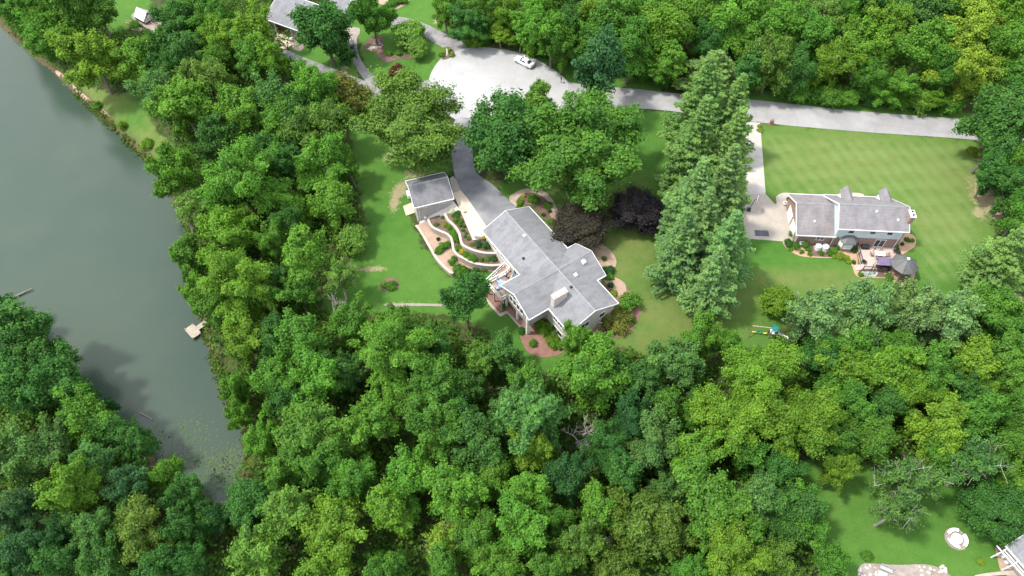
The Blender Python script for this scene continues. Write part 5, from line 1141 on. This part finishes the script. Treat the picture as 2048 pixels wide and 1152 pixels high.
T = {'m':'mid','b':'bright','y':'yellow','l':'lime','d':'dark','e':'deep','g':'grey','v':'olive','a':'pale','u':'blue','p':'pine','i':'pinepale','x':'purple','c':'copper'}
ZONES = [
 ('on the upper lake bank', 'trees on the upper lake bank', 'mm 37 30 48;mb 84 72 42;fm 131 26 55;mm 187 12 46;my 178 108 56;fm 20 -10 45'),
 ('below the greenhouse garden', 'trees round the greenhouse garden', 'mb 275 118 50;fd 322 106 38;fg 375 118 48;md 365 38 46;mm 420 24 48;my 445 78 42;my 505 68 48;mg 322 182 46;mb 369 210 58;ov 415 165 48;fd 340 135 40;mm 440 120 36;sm 405 95 40;mm 505 115 42;my 548 118 36'),
 ('in the wood left of the workshop', 'trees of the west wood', 'mb 490 225 52;mg 548 205 48;fb 354 338 50;md 440 275 42;mb 483 365 86;ov 646 262 58;md 610 235 40;mb 637 330 52;mb 667 398 50;mb 633 175 50;mb 560 255 45;md 570 320 45;qa 704 478 32;mb 612 510 56;my 446 472 58;mm 354 515 42;fb 330 592 36;my 475 575 78;sa 679 560 38;sa 378 420 46;rb 587 425 36;mm 535 480 38;md 560 440 40;md 525 300 36;mm 420 600 44;mm 600 590 40;mm 700 330 26;md 545 560 36'),
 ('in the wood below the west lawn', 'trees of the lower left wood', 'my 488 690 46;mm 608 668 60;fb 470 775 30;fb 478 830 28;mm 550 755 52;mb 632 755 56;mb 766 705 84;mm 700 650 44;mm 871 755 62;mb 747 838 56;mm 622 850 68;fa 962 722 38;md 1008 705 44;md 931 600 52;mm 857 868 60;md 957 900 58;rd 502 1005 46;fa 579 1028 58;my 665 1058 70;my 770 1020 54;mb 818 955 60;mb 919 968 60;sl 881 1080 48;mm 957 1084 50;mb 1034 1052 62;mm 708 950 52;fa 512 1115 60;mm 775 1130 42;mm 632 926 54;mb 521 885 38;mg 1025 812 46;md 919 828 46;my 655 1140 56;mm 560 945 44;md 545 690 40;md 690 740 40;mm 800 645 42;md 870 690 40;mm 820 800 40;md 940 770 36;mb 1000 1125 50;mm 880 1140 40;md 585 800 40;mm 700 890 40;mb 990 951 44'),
 ('in the wood below the cross-shaped house', 'trees of the lower middle wood', 'mb 1187 724 70;mb 1160 678 34;fg 1062 825 74;my 1071 898 46;mg 1356 727 54;mg 1289 752 42;mb 1404 672 42;mb 1449 682 30;mg 1307 885 60;mb 1387 922 56;mm 1418 1005 74;mg 1511 985 50;fg 1333 978 40;mb 1195 1008 50;fv 1280 1058 72;fv 1345 1066 50;my 1449 1112 80;mb 1062 978 50;fv 1160 1092 54;fv 1235 1138 50;md 1573 1020 56;ov 1555 1122 50;ed 1262 827 50;md 1209 885 46;fm 1338 828 44;ed 1129 955 50;mm 1050 760 40;md 1240 760 44;md 1320 800 36;md 1240 950 44;mm 1120 1040 36;mm 1390 830 40;mm 1500 1060 44;mm 1380 1140 40;mm 1100 1130 44'),
 ('in the wood below the brick house lawn', 'trees of the lower right wood', 'oy 1520 752 84;oy 1452 838 80;oy 1582 850 84;mm 1500 900 50;fi 1628 630 56;fi 1741 626 60;fi 1834 620 56;fi 1891 642 54;fp 1685 660 48;mm 1705 690 48;mm 1988 630 58;mm 2030 668 54;qy 1556 601 33;my 1690 752 58;my 1777 738 58;mm 1855 742 54;my 1942 728 58;mm 2019 742 54;my 1829 792 50;my 1880 848 56;mm 1947 838 50;mm 1747 878 54;mm 1670 885 40;my 1675 940 34;sg 1819 958 68;sg 1790 1020 52;sg 1947 930 64;rd 1988 1020 56;mm 2029 890 50;mm 1603 1038 50;mm 1659 1122 42;mm 1880 915 44;mm 1720 820 46;md 1640 700 44;md 1780 800 44;mm 1800 700 44;md 1930 790 44;mm 2035 820 44;md 1550 940 44;mb 2030 970 44;mm 1640 790 40'),
 ('on the bank left of the cove', 'trees of the left bank', 'md 29 668 68;md 78 705 58;md 29 778 60;md 118 762 60;mb 168 842 58;ed 232 812 36;md 268 890 42;mg 29 905 60;mg 100 905 50;mg 182 924 46;mu 263 968 46;my 129 980 58;mb 335 942 36;md 376 980 42;mu 29 1022 52;mg 192 1058 46;ov 287 1058 56;fd 369 1058 48;mu 48 1090 50;md 316 1125 50;md 200 1125 50;md 110 1120 46;ed 398 1032 32;md 150 790 40;md 210 870 40;md 0 1140 40;md 372 1122 40;ed -10 620 44;md 260 1020 36;ed 120 1050 36'),  # mostly darker leaf tones: cloud shadow over this bank put into the foliage colour
 ('in the wood above the road', 'trees beyond the road', 'mb 890 12 32;md 935 42 40;mm 960 12 38;my 1003 72 32;my 1012 28 34;qy 948 72 22;mb 1060 38 44;mb 1105 70 46;mm 1125 95 32;mb 1090 12 44;mm 1215 58 54;my 1200 22 46;mm 1262 95 46;my 1322 58 60;mb 1290 12 50;mb 1342 122 44;mm 1180 88 34;ql 1222 106 20;mb 1390 26 54;mb 1310 140 32;mb 1473 36 56;mb 1553 46 58;fv 1546 120 50;md 1498 132 42;mm 1626 66 48;sa 1658 34 44;my 1666 124 42;my 1728 98 54;my 1780 46 48;mg 1841 20 44;mb 1845 90 54;ml 1956 50 54;ml 1932 146 54;my 1858 198 30;mb 2020 92 48;my 2000 12 46;mb 1765 182 36;qb 1597 186 24;qm 1662 190 28;qb 1699 193 20;mb 1801 172 38;md 1150 50 40;mb 1700 20 40;my 1900 20 44;mm 1890 140 40;md 1600 140 40;mm 1740 150 36;md 1420 80 36;mm 1240 30 40;md 1160 10 40;md 1440 -10 50;md 1740 -10 50;md 1870 -12 46;mm 2045 150 40'),
 ('on the right edge by the mown lawn', 'trees on the right edge', 'md 2012 226 68;md 1996 270 58;mb 2026 318 48;md 1990 342 42;md 2034 372 44;pp 2008 520 60;mm 2045 430 40'),
 ('in the pine screen between both houses', 'pines between the two houses', 'pp 1424 146 60;pp 1402 232 66;pp 1452 236 54;pp 1388 320 64;pp 1446 322 60;pi 1382 410 60;pi 1446 404 62;pi 1370 502 58;pi 1448 500 62;pi 1430 566 52;pi 1408 455 56'),
]
for where, group, rows in ZONES:
    ent = []
    for row in rows.split(';'):
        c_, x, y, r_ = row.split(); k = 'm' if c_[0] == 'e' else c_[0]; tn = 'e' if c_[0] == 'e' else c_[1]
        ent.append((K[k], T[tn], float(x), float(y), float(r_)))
    keys = {}
    for e in ent: keys.setdefault((e[0], e[1]), []).append(e)
    for (k, tn), es in keys.items():
        es.sort(key=lambda e: e[2])
        for i, e in enumerate(es):
            size = 'huge ' if e[4] >= 78 else 'slim ' if e[4] < 34 else ''
            lab = size+TONES[tn][1]+' '+NOUN[k]+' '+where
            if len(es) > 1: lab += ', '+ORD[min(i,19)]+' such from left' if i < len(es)-1 else ', rightmost such'
            plant(k, tn, e[2], e[3], e[4], lab, group, zf=.45 if k == 'pine' else .62)
# single trees on the lawns
SOLO = [('oak','olive',832,262,114,'large olive oak-like tree beside the workshop and asphalt drive'),('round','dark',1000,276,70,'tall dense dark green tree on the right of the asphalt drive'),('maple','mid',1186,286,130,'huge green maple on the lawn between drive and pines'),
        ('fine','pale',1066,216,36,'pale feathery tree at the lower rim of the turning circle'),('maple','blue',1208,146,62,'dark blue-green round tree at the roadside beyond the huge maple'),('round','purple',1274,424,52,'dark purple round tree beside the pine screen'),
        ('round','copper',1158,452,54,'bronze-purple round tree against the cross-shaped house'),('maple','dark',652,58,64,'large dark tree over the black car'),('fine','mid',745,36,42,'feathery green tree in the island of the forked drive'),('smallround','pale',822,68,32,'pale layered small tree beside the curved drive'),
        ('smallround','pale',835,98,20,'small pale clipped tree below the layered one on the island bed'),('maple','bright',1180,375,36,'bright drooping tree beneath the huge maple beside the bronze-purple tree')]
for k, tn, x, y, r_, lab in SOLO: plant(k, tn, x, y, r_, lab, None, hk=.82 if r_ > 100 else 1.2 if tn == 'blue' else 1.25 if lab.startswith('tall') else (.6 if k == 'round' and tn in ('purple','copper') else 1.0), zf=.58)
for i, (px, py, hh, lab) in enumerate(((1208,858,9,'bare white dead tree standing in the lower wood'),(1158,872,7,'leaning dead tree with grey twigs beside the dark hut'),(398,95,10,'bare dead tree leaning among the trees by the greenhouse'),(1603,592,4,'small bare dead tree at the end of the pine row'),(1345,808,5,'short broken dead tree left of the huge yellow-green oak-like tree'),(372,455,7,'dead grey branches hanging over the lake edge'),(1785,965,7,'fallen pale dead tree on the edge of the lower right lawn'),(1080,5,9,'bare dead tree in the wood above the white coupe'),(660,625,6,'thin dead tree at the end of the stone path'),(1180,770+300,6,'bare dead snag in the lower middle wood'))):
    zg = -3.0
    for _ in range(5): p = P(px, py, zg+hh*.55); zg = hz(p.x, p.y)
    zg = max(zg, WATER-.2)
    o = bpy.data.objects.new('dead_tree', dead_tree(3.2, hh*1.25, 40+i)); col.objects.link(o); o.location = (p.x, p.y, zg); o.rotation_euler = (random.Random(i).gauss(0,.18), random.Random(i+9).gauss(0,.18), i*1.3); tag(o, lab, 'dead tree')

def shrub(px, py, r_px, tone, label, group=None, z=None, flat=1.0, name='shrub', cat='shrub'):
    i = count[0]; count[0] += 1; rn = random.Random(i)
    cm_, tm, R0, H0 = proto('bush', i)
    p = G(px, py) if z is None else P(px, py, z); r_ = .86*mpp(px, py, p.z)*r_px
    p = G(px, py+r_px*.35) if z is None else P(px, py+r_px*.35, z)
    t = thing(name, label, cat, p, rn.uniform(0,6.28), group); c_ = TONES[tone][0] if isinstance(tone, str) else tone
    for nm, me_ in (('foliage', cm_), ('stem', tm)):
        o = bpy.data.objects.new(nm, me_); col.objects.link(o); o.parent = t; o.scale = (r_, r_, r_*flat); o.color = (*c_, 1) if nm == 'foliage' else (1,1,1,1)
B1 = 'shrubs round the brick house'; B2 = 'shrubs round the cross-shaped house'; B3 = 'plants of the terraced garden'
YEL = (.42,.36,.03); WHT = (.55,.58,.48)
for a in [(1577,486,8,'dark','leftmost clipped ball shrub behind the brick garage',B1),(1592,492,8,'mid','second clipped ball shrub from the left behind the brick garage',B1),(1607,489,8,'bright','third clipped ball shrub from the left behind the brick garage',B1),
  (1616,498,5,'mid','small ball shrub left of the heat pumps',B1),(1602,503,5,'yellow','small yellow-green mound in front of the clipped balls, upper',B1),(1619,509,4.5,'yellow','small yellow-green mound in front of the clipped balls, lower',B1),(1581,498,4,'yellow','tiny yellow mound at the left tip of the tan bed',B1),
  (1642,506,5.5,'mid','green mound below the left heat pump',B1),(1658,507,6,'mid','green mound below the right heat pump',B1),(1667,501,6,'bright','brighter mound between heat pumps and bay window',B1),(1675,496,6,'dark','dark shrub at the left foot of the bay window',B1),(1705,500,7,'dark','dark shrub at the deck side of the bay window',B1),
  (1667,511,5,'lime','small lime hosta left of the large hosta patch',B1),(1681,511,8,'lime','large lime hosta patch in the tan bed, left half',B1),(1692,515,7,'lime','large lime hosta patch in the tan bed, right half',B1),(1697,522,5,'lime','little lime hosta below the large patch',B1),(1707,524,4.5,'dark','small dark ball shrub in the tan bed left of the deck',B1),
  (1720,549,5,'yellow','yellow-green ball at the left of the garden pond',B1),(1777,553,7,'bright','bright green mound at the foot of the gazebo',B1),(1795,562,3.2,'mid','tiny round shrub at the lowest tip of the tan bed',B1),(1814,557,3.6,'mid','small shrub right of the gazebo foot',B1),
  (1814,479,5,'olive','olive shrub at the right corner of the brick house',B1),(1824,481,5,'lime','yellow shrub beside the olive one at the brick house corner',B1),(1803,488,4,'dark','dark shrub between deck railing and tan bed',B1),(1586,468,7,'bright','leafy shrub at the garage corner beside the concrete drive',B1),(1577,399,6,'olive','olive shrub in front of the brick garage corner',B1),
  (1518,252,4.5,'lime','upper lime hosta at the drive entrance',B1),(1520,260,5,'lime','lower lime hosta at the drive entrance',B1),(1945,302,12,'lime','yellow shrub at the right end of the mown lawn, left half',None),(1958,308,11,'lime','yellow shrub at the right end of the mown lawn, right half',None),
  (1067,398,9.5,'bright','round bright shrub alone in the dark mulch bed by the path',B2),(1097,411,8,'bright','bright shrub at the path bend near the bronze-purple tree',B2),(1099,422,4.5,'mid','small shrub below the bend of the curved path',B2),(1040,404,6,'yellow','yellow-green plant beside the drive end of the path',B2),(1038,412,4.5,'yellow','low yellow plant by the garage corner',B2),(1048,392,4,YEL,'yellow flowers at the top of the dark mulch bed',B2),
  (1102,442,6,'yellow','yellow-green shrub along the north house wall',B2),(1112,458,6,'bright','green shrub along the north house wall under the bronze tree',B2),(1086,430,4,'dark','small dark plant along the north house wall',B2),
  (1090,653,15,'yellow','big clipped yellow-green dome in front of the south wing',B2),(1044,661,8,'dark','dark clipped shrub at the carport corner',B2),(1107,668,8,'olive','olive shrub tucked behind the clipped dome',B2),(1106,682,12,'yellow','loose yellow-green shrub below the clipped dome',B2),(1122,690,10,'bright','bright shrub at the wall below the south wing',B2),(1065,686,8,'bright','small leafy shrub alone in the red mulch bed',B2),
  (1231,641,23,'rust','large rusty green shrub right of the air conditioner',B2),(1255,602,21,'bright','large bright hydrangea at the southeast corner',B2),(1211,541,8,'dark','dark shrub at the northeast wing corner',B2),(1217,552,8,'bright','bright shrub below the northeast wing corner',B2),(1222,540,9,'blue','blue-green low juniper by the northeast wing',B2),(1221,571,6,'blue','blue-green hosta along the southeast wall',B2),(1228,585,6,'lime','lime-yellow plant along the southeast wall',B2),
  (1244,625,10,'olive','olive shrub between hydrangea and rusty shrub',B2),(1209,517,5,'dark','small dark mound in the pale bed by the northeast wing',B2),(1262,638,8,'mid','green mound at the tip of the red mulch bed',B2),(1005,612,6,'mid','green plant below the raised deck',B2),(1014,606,5,'dark','dark plant under the raised deck',B2),
  (795,143,14,'red','dark red round shrub on the lawn left of the turning circle',None),(797,107,7,'bright','bright shrub in the island bed',None),(780,108,6,'yellow','yellow-green shrub at the left of the island bed',None),(893,100,7,'lime','lime hosta above the white statue',None),(884,110,6,'yellow','yellow-green hosta left of the white statue',None),(903,110,6,'lime','lime hosta right of the white statue',None),
  (786,6,10,'mid','green mound in the top pale bed',None),(806,2,9,'bright','bright mound in the top pale bed',None),(768,568,8,'pale','pale plant in the small round bed on the west lawn',None),(784,571,9,'mid','green plant in the small round bed on the west lawn',None),(640,78,10,'olive','olive shrub at the blue-grey house terrace',None),(628,84,6,'rust','rusty shrub at the blue-grey house walk',None),
  (1622,187,14,'orange','orange-tinted shrub on the verge above the road',None),(195,214,10,'bright','bright bush on the lake bank lawn edge, upper',None),(248,252,9,'yellow','yellow-green bush on the lake bank lawn edge, middle',None),(296,288,11,'yellow','yellow-green bush on the lake bank lawn edge, lower',None),(320,302,9,'bright','bright bush at the end of the lake bank lawn',None),
  (690,190,34,'rust','broad rusty green thicket below the forked drive, left part',None),(716,196,26,'rust','broad rusty green thicket below the forked drive, right part',None),(668,182,26,'rust','rusty green thicket nearest the wood below the forked drive',None),
  (1960,1123,7,'lime','yellow wildflower clump on the lower right lawn',None),(1733,1110,9,'mid','low green plant at the head of the gravel bed',None),(1485,184,5,'lime','lime plant at the verge above the road by the pines',None),(318,36,9,'bright','green crop in the raised bed beside the greenhouse',None),(270,50,9,'mid','green crop on the lake side of the greenhouse',None),(330,55,10,'mid','green vegetables below the raised beds',None)]:
    x, y, r_, tn, lab, gr = a
    shrub(x, y, r_, tn, lab, gr, flat=.8 if tn == 'lime' else 1.0)
for x, y, r_, tn, lab, z in [(906,424,6,WHT,'white flowering hydrangea at the top of the upper terrace',-.24),(912,430,6,'dark','dark shrub below the white hydrangea',-.24),(917,423,3.5,'mid','small plant beside the stone bench on the upper terrace',-.24),(913,441,6,'olive','olive mound on the upper terrace, left of two',-.24),(921,441,5,'olive','olive mound on the upper terrace, right of two',-.24),(919,448,6,'mid','green mound below the olive pair on the upper terrace',-.24),
  (929,453,3.5,'dark','topmost of the row of tiny plants along the walk',-.24),(926,460,3.2,'dark','second of the row of tiny plants along the walk',-.24),(932,466,3.5,'mid','third of the row of tiny plants along the walk',-.24),(930,473,3.2,'dark','fourth of the row of tiny plants along the walk',-.24),(937,477,3.5,'mid','lowest of the row of tiny plants along the walk',-.24),
  (956,488,8,'blue','left rounded dark shrub below the white bench',-.24),(973,492,8,'dark','right rounded dark shrub below the white bench',-.24),(944,489,3.5,'rust','rusty plantlet left of the dark shrubs on the upper terrace',-.24),
  (893,449,6,'lime','bright yellow plant at the head of the middle terrace',-1.36),(901,456,6.5,'bright','green clump second from the top of the middle terrace',-1.36),(906,464,6.5,'bright','green clump third from the top of the middle terrace',-1.36),(911,472,6.5,'bright','green clump fourth from the top of the middle terrace',-1.36),(914,481,6.5,'mid','green clump fifth from the top of the middle terrace',-1.36),(917,496,6,'mid','green clump at the narrow part of the middle terrace',-1.36),
  (926,503,6,YEL,'yellow daisies on the middle terrace',-1.36),(932,510,7,'bright','green clump below the yellow daisies',-1.36),(942,514,7,'bright','green clump right of the yellow daisies',-1.36),(950,518,7,'mid','green clump at the bend of the middle terrace',-1.36),(963,519,4.5,'olive','small olive plant on the right of the middle terrace',-1.36),(974,518,4.5,'yellow','small yellow-green plant on the right of the middle terrace',-1.36),(988,518,6.5,'dark','dark ball shrub near the house on the middle terrace',-1.36),
  (885,435,3.5,'yellow','tiny plant at the top of the middle terrace',-1.36),(873,448,4,'olive','tiny olive plant left on the middle terrace',-1.36),(894,489,8,'bright','upper right part of the green drift on the lowest terrace',-2.55),(886,494,9,'bright','middle part of the green drift on the lowest terrace',-2.55),(878,501,7,'mid','lower left part of the green drift on the lowest terrace',-2.55),(908,517,7,'mid','small green drift near the tip of the lowest terrace, upper',-2.55),(903,524,7,'bright','small green drift near the tip of the lowest terrace, lower',-2.55),
  (952,537,5,'dark','dark plant on the lowest tier near the deck stair',-2.55),(968,539,5,'olive','olive plant on the lowest tier near the deck stair',-2.55),(967,475,4,YEL,'yellow flowers in the tan pot by the house',.5),(920,540,12,'mid','leafy shrub overhanging the tip of the outer wall',-2.55),(876,478,4,'copper','small bronze plant on bare soil of the lowest terrace',-2.55)]:
    shrub(x, y, r_, tn, lab, B3, z=z)

EDGE = [(968,86),(1074,100),(1098,108),(1122,114),(1186,138),(1252,142),(1288,154),(1318,164),(1500,174),(1562,190),(1640,198),(1682,202),(1730,206),(1790,212),(1830,216),(1888,222)]
for i, (x, y) in enumerate(EDGE):
    shrub(x, y-8, 17+(i*7) % 9, ('mid','bright','dark','bright','pale')[i % 5], 'low leafy bush on the wood edge beyond the road, '+(ORD[i]+' from the left' if i < 15 else 'rightmost'), 'bushes on the wood edge', flat=1.2)
# undergrowth of the woods, waterside plants, lily pads: uncountable, one mass each
def mass(name, label, cat, pts, rad, per, leaf, color, hmax, sq=1.0):
    global rng; rng = np.random.default_rng(len(name)*31)
    pts = np.array(pts); n_ = len(pts); idx = np.repeat(np.arange(n_), per); d = sphere(len(idx), .4); rr = rng.uniform(.5,1.1,len(idx))*np.asarray(rad)[idx]
    C = pts[idx]+d*rr[:, None]*np.array([1,1,sq]); C[:, 2] = np.maximum(C[:, 2], pts[idx][:, 2]+.02)
    N = d*.6+np.array([0,0,.5])+rng.normal(size=C.shape)*.5; ti = rng.normal(.45,.2,n_)[idx]+rng.normal(0,.15,len(idx))
    o = bpy.data.objects.new(name, leaf_mesh(name, C, N, leaf*rng.uniform(.7,1.4,len(C)), ti)); col.objects.link(o); o.color = (*color, 1); tag(o, label, cat, kind='stuff')
rg_ = np.random.default_rng(5); U = rg_.uniform([-125, 14], [118, 160], (60000, 2))
U = U[(np.abs(U[:, 0]) < 58+U[:, 1]*.5)]
bad = poly_inside(LAKE, U[:, 0], U[:, 1]) | (poly_dist(LAKE, U[:, 0], U[:, 1]) < .6)
for q in _LW: bad |= poly_inside(q, U[:, 0], U[:, 1]) | (poly_dist(q, U[:, 0], U[:, 1]) < 1.0)
KEEP_OUT = [[(862,90),(1140,90),(1140,160),(1480,180),(2090,235),(2090,310),(1480,260),(1480,500),(1300,240),(1000,380),(1040,700),(820,560),(800,340),(900,330),(900,240),(850,190),(700,200),(590,130),(560,100),(640,90),(700,0),(870,0)],[(540,40),(720,-10),(720,100),(620,110)],[(250,-10),(360,0),(370,70),(250,70)],[(1700,1110),(2060,1080),(2060,1180),(1700,1180)]]
for q in KEEP_OUT:
    w_ = np.array([G(a, b_)[:2] for a, b_ in q]); bad |= poly_inside(w_, U[:, 0], U[:, 1])
U = U[~bad][:18000]
zz = h(U[:, 0], U[:, 1])
mass('undergrowth', 'dense low green undergrowth filling the floor of the woods', 'undergrowth', np.column_stack([U, zz+.15+rg_.random(len(U))**3*2.2]), rg_.uniform(.6,1.7,len(U)), 13, .34, (.060,.140,.020), 2, .9)
bp = []
for i in range(5, 18):
    a, b_ = LAKE[i], LAKE[i+1]; L_ = np.linalg.norm(b_-a); nrm = np.array([(b_-a)[1], -(b_-a)[0]])/L_
    for k in range(int(L_*4.5)):
        t_ = rg_.random(); q = a+(b_-a)*t_-nrm*rg_.uniform(-.4,.9); q2 = a+(b_-a)*t_+nrm*rg_.uniform(-.4,.9)
        for w_ in (q, q2): bp.append((w_[0], w_[1], max(hz(*w_), WATER)+.1))
mass('bank_plants', 'fringe of low weeds along the lake shore', 'waterside plants', bp, rg_.uniform(.2,.6,len(bp)), 9, .2, (.075,.12,.022), 1, .8)
lp = []
for px, py, sx, sy, k in ((1095/2.94-0,860,20,14,0),(366,862,12,16,60),(400,875,14,22,90),(420,925,45,16,420),(450,945,22,14,200),(470,915,18,14,220),(315,870,12,14,50),(440,965,26,12,160),(340,905,40,20,80),(500,920,14,10,160)):
    for _ in range(k): lp.append(P(px+rg_.normal()*sx, py+rg_.normal()*sy, WATER+.015))
pd = MB()
for i, p in enumerate(lp):
    if not poly_inside(LAKE, p.x, p.y).any(): continue
    r_ = float(rg_.uniform(.06,.19)); a0 = float(rg_.uniform(0,6.28)); pd.add([(p.x+r_*math.cos(a0+j*1.047), p.y+r_*math.sin(a0+j*1.047), p.z+.003*(i % 5)) for j in range(6)], [(0,1,2,3,4,5)])
surf('pad', (.040,.075,.028), (.075,.115,.038), 2.5, 9, .7, bs=0)
o = pd.build('lily_pads', 'pad'); tag(o, 'scattered lily pads and pondweed floating in the cove', 'lily pads', kind='stuff')
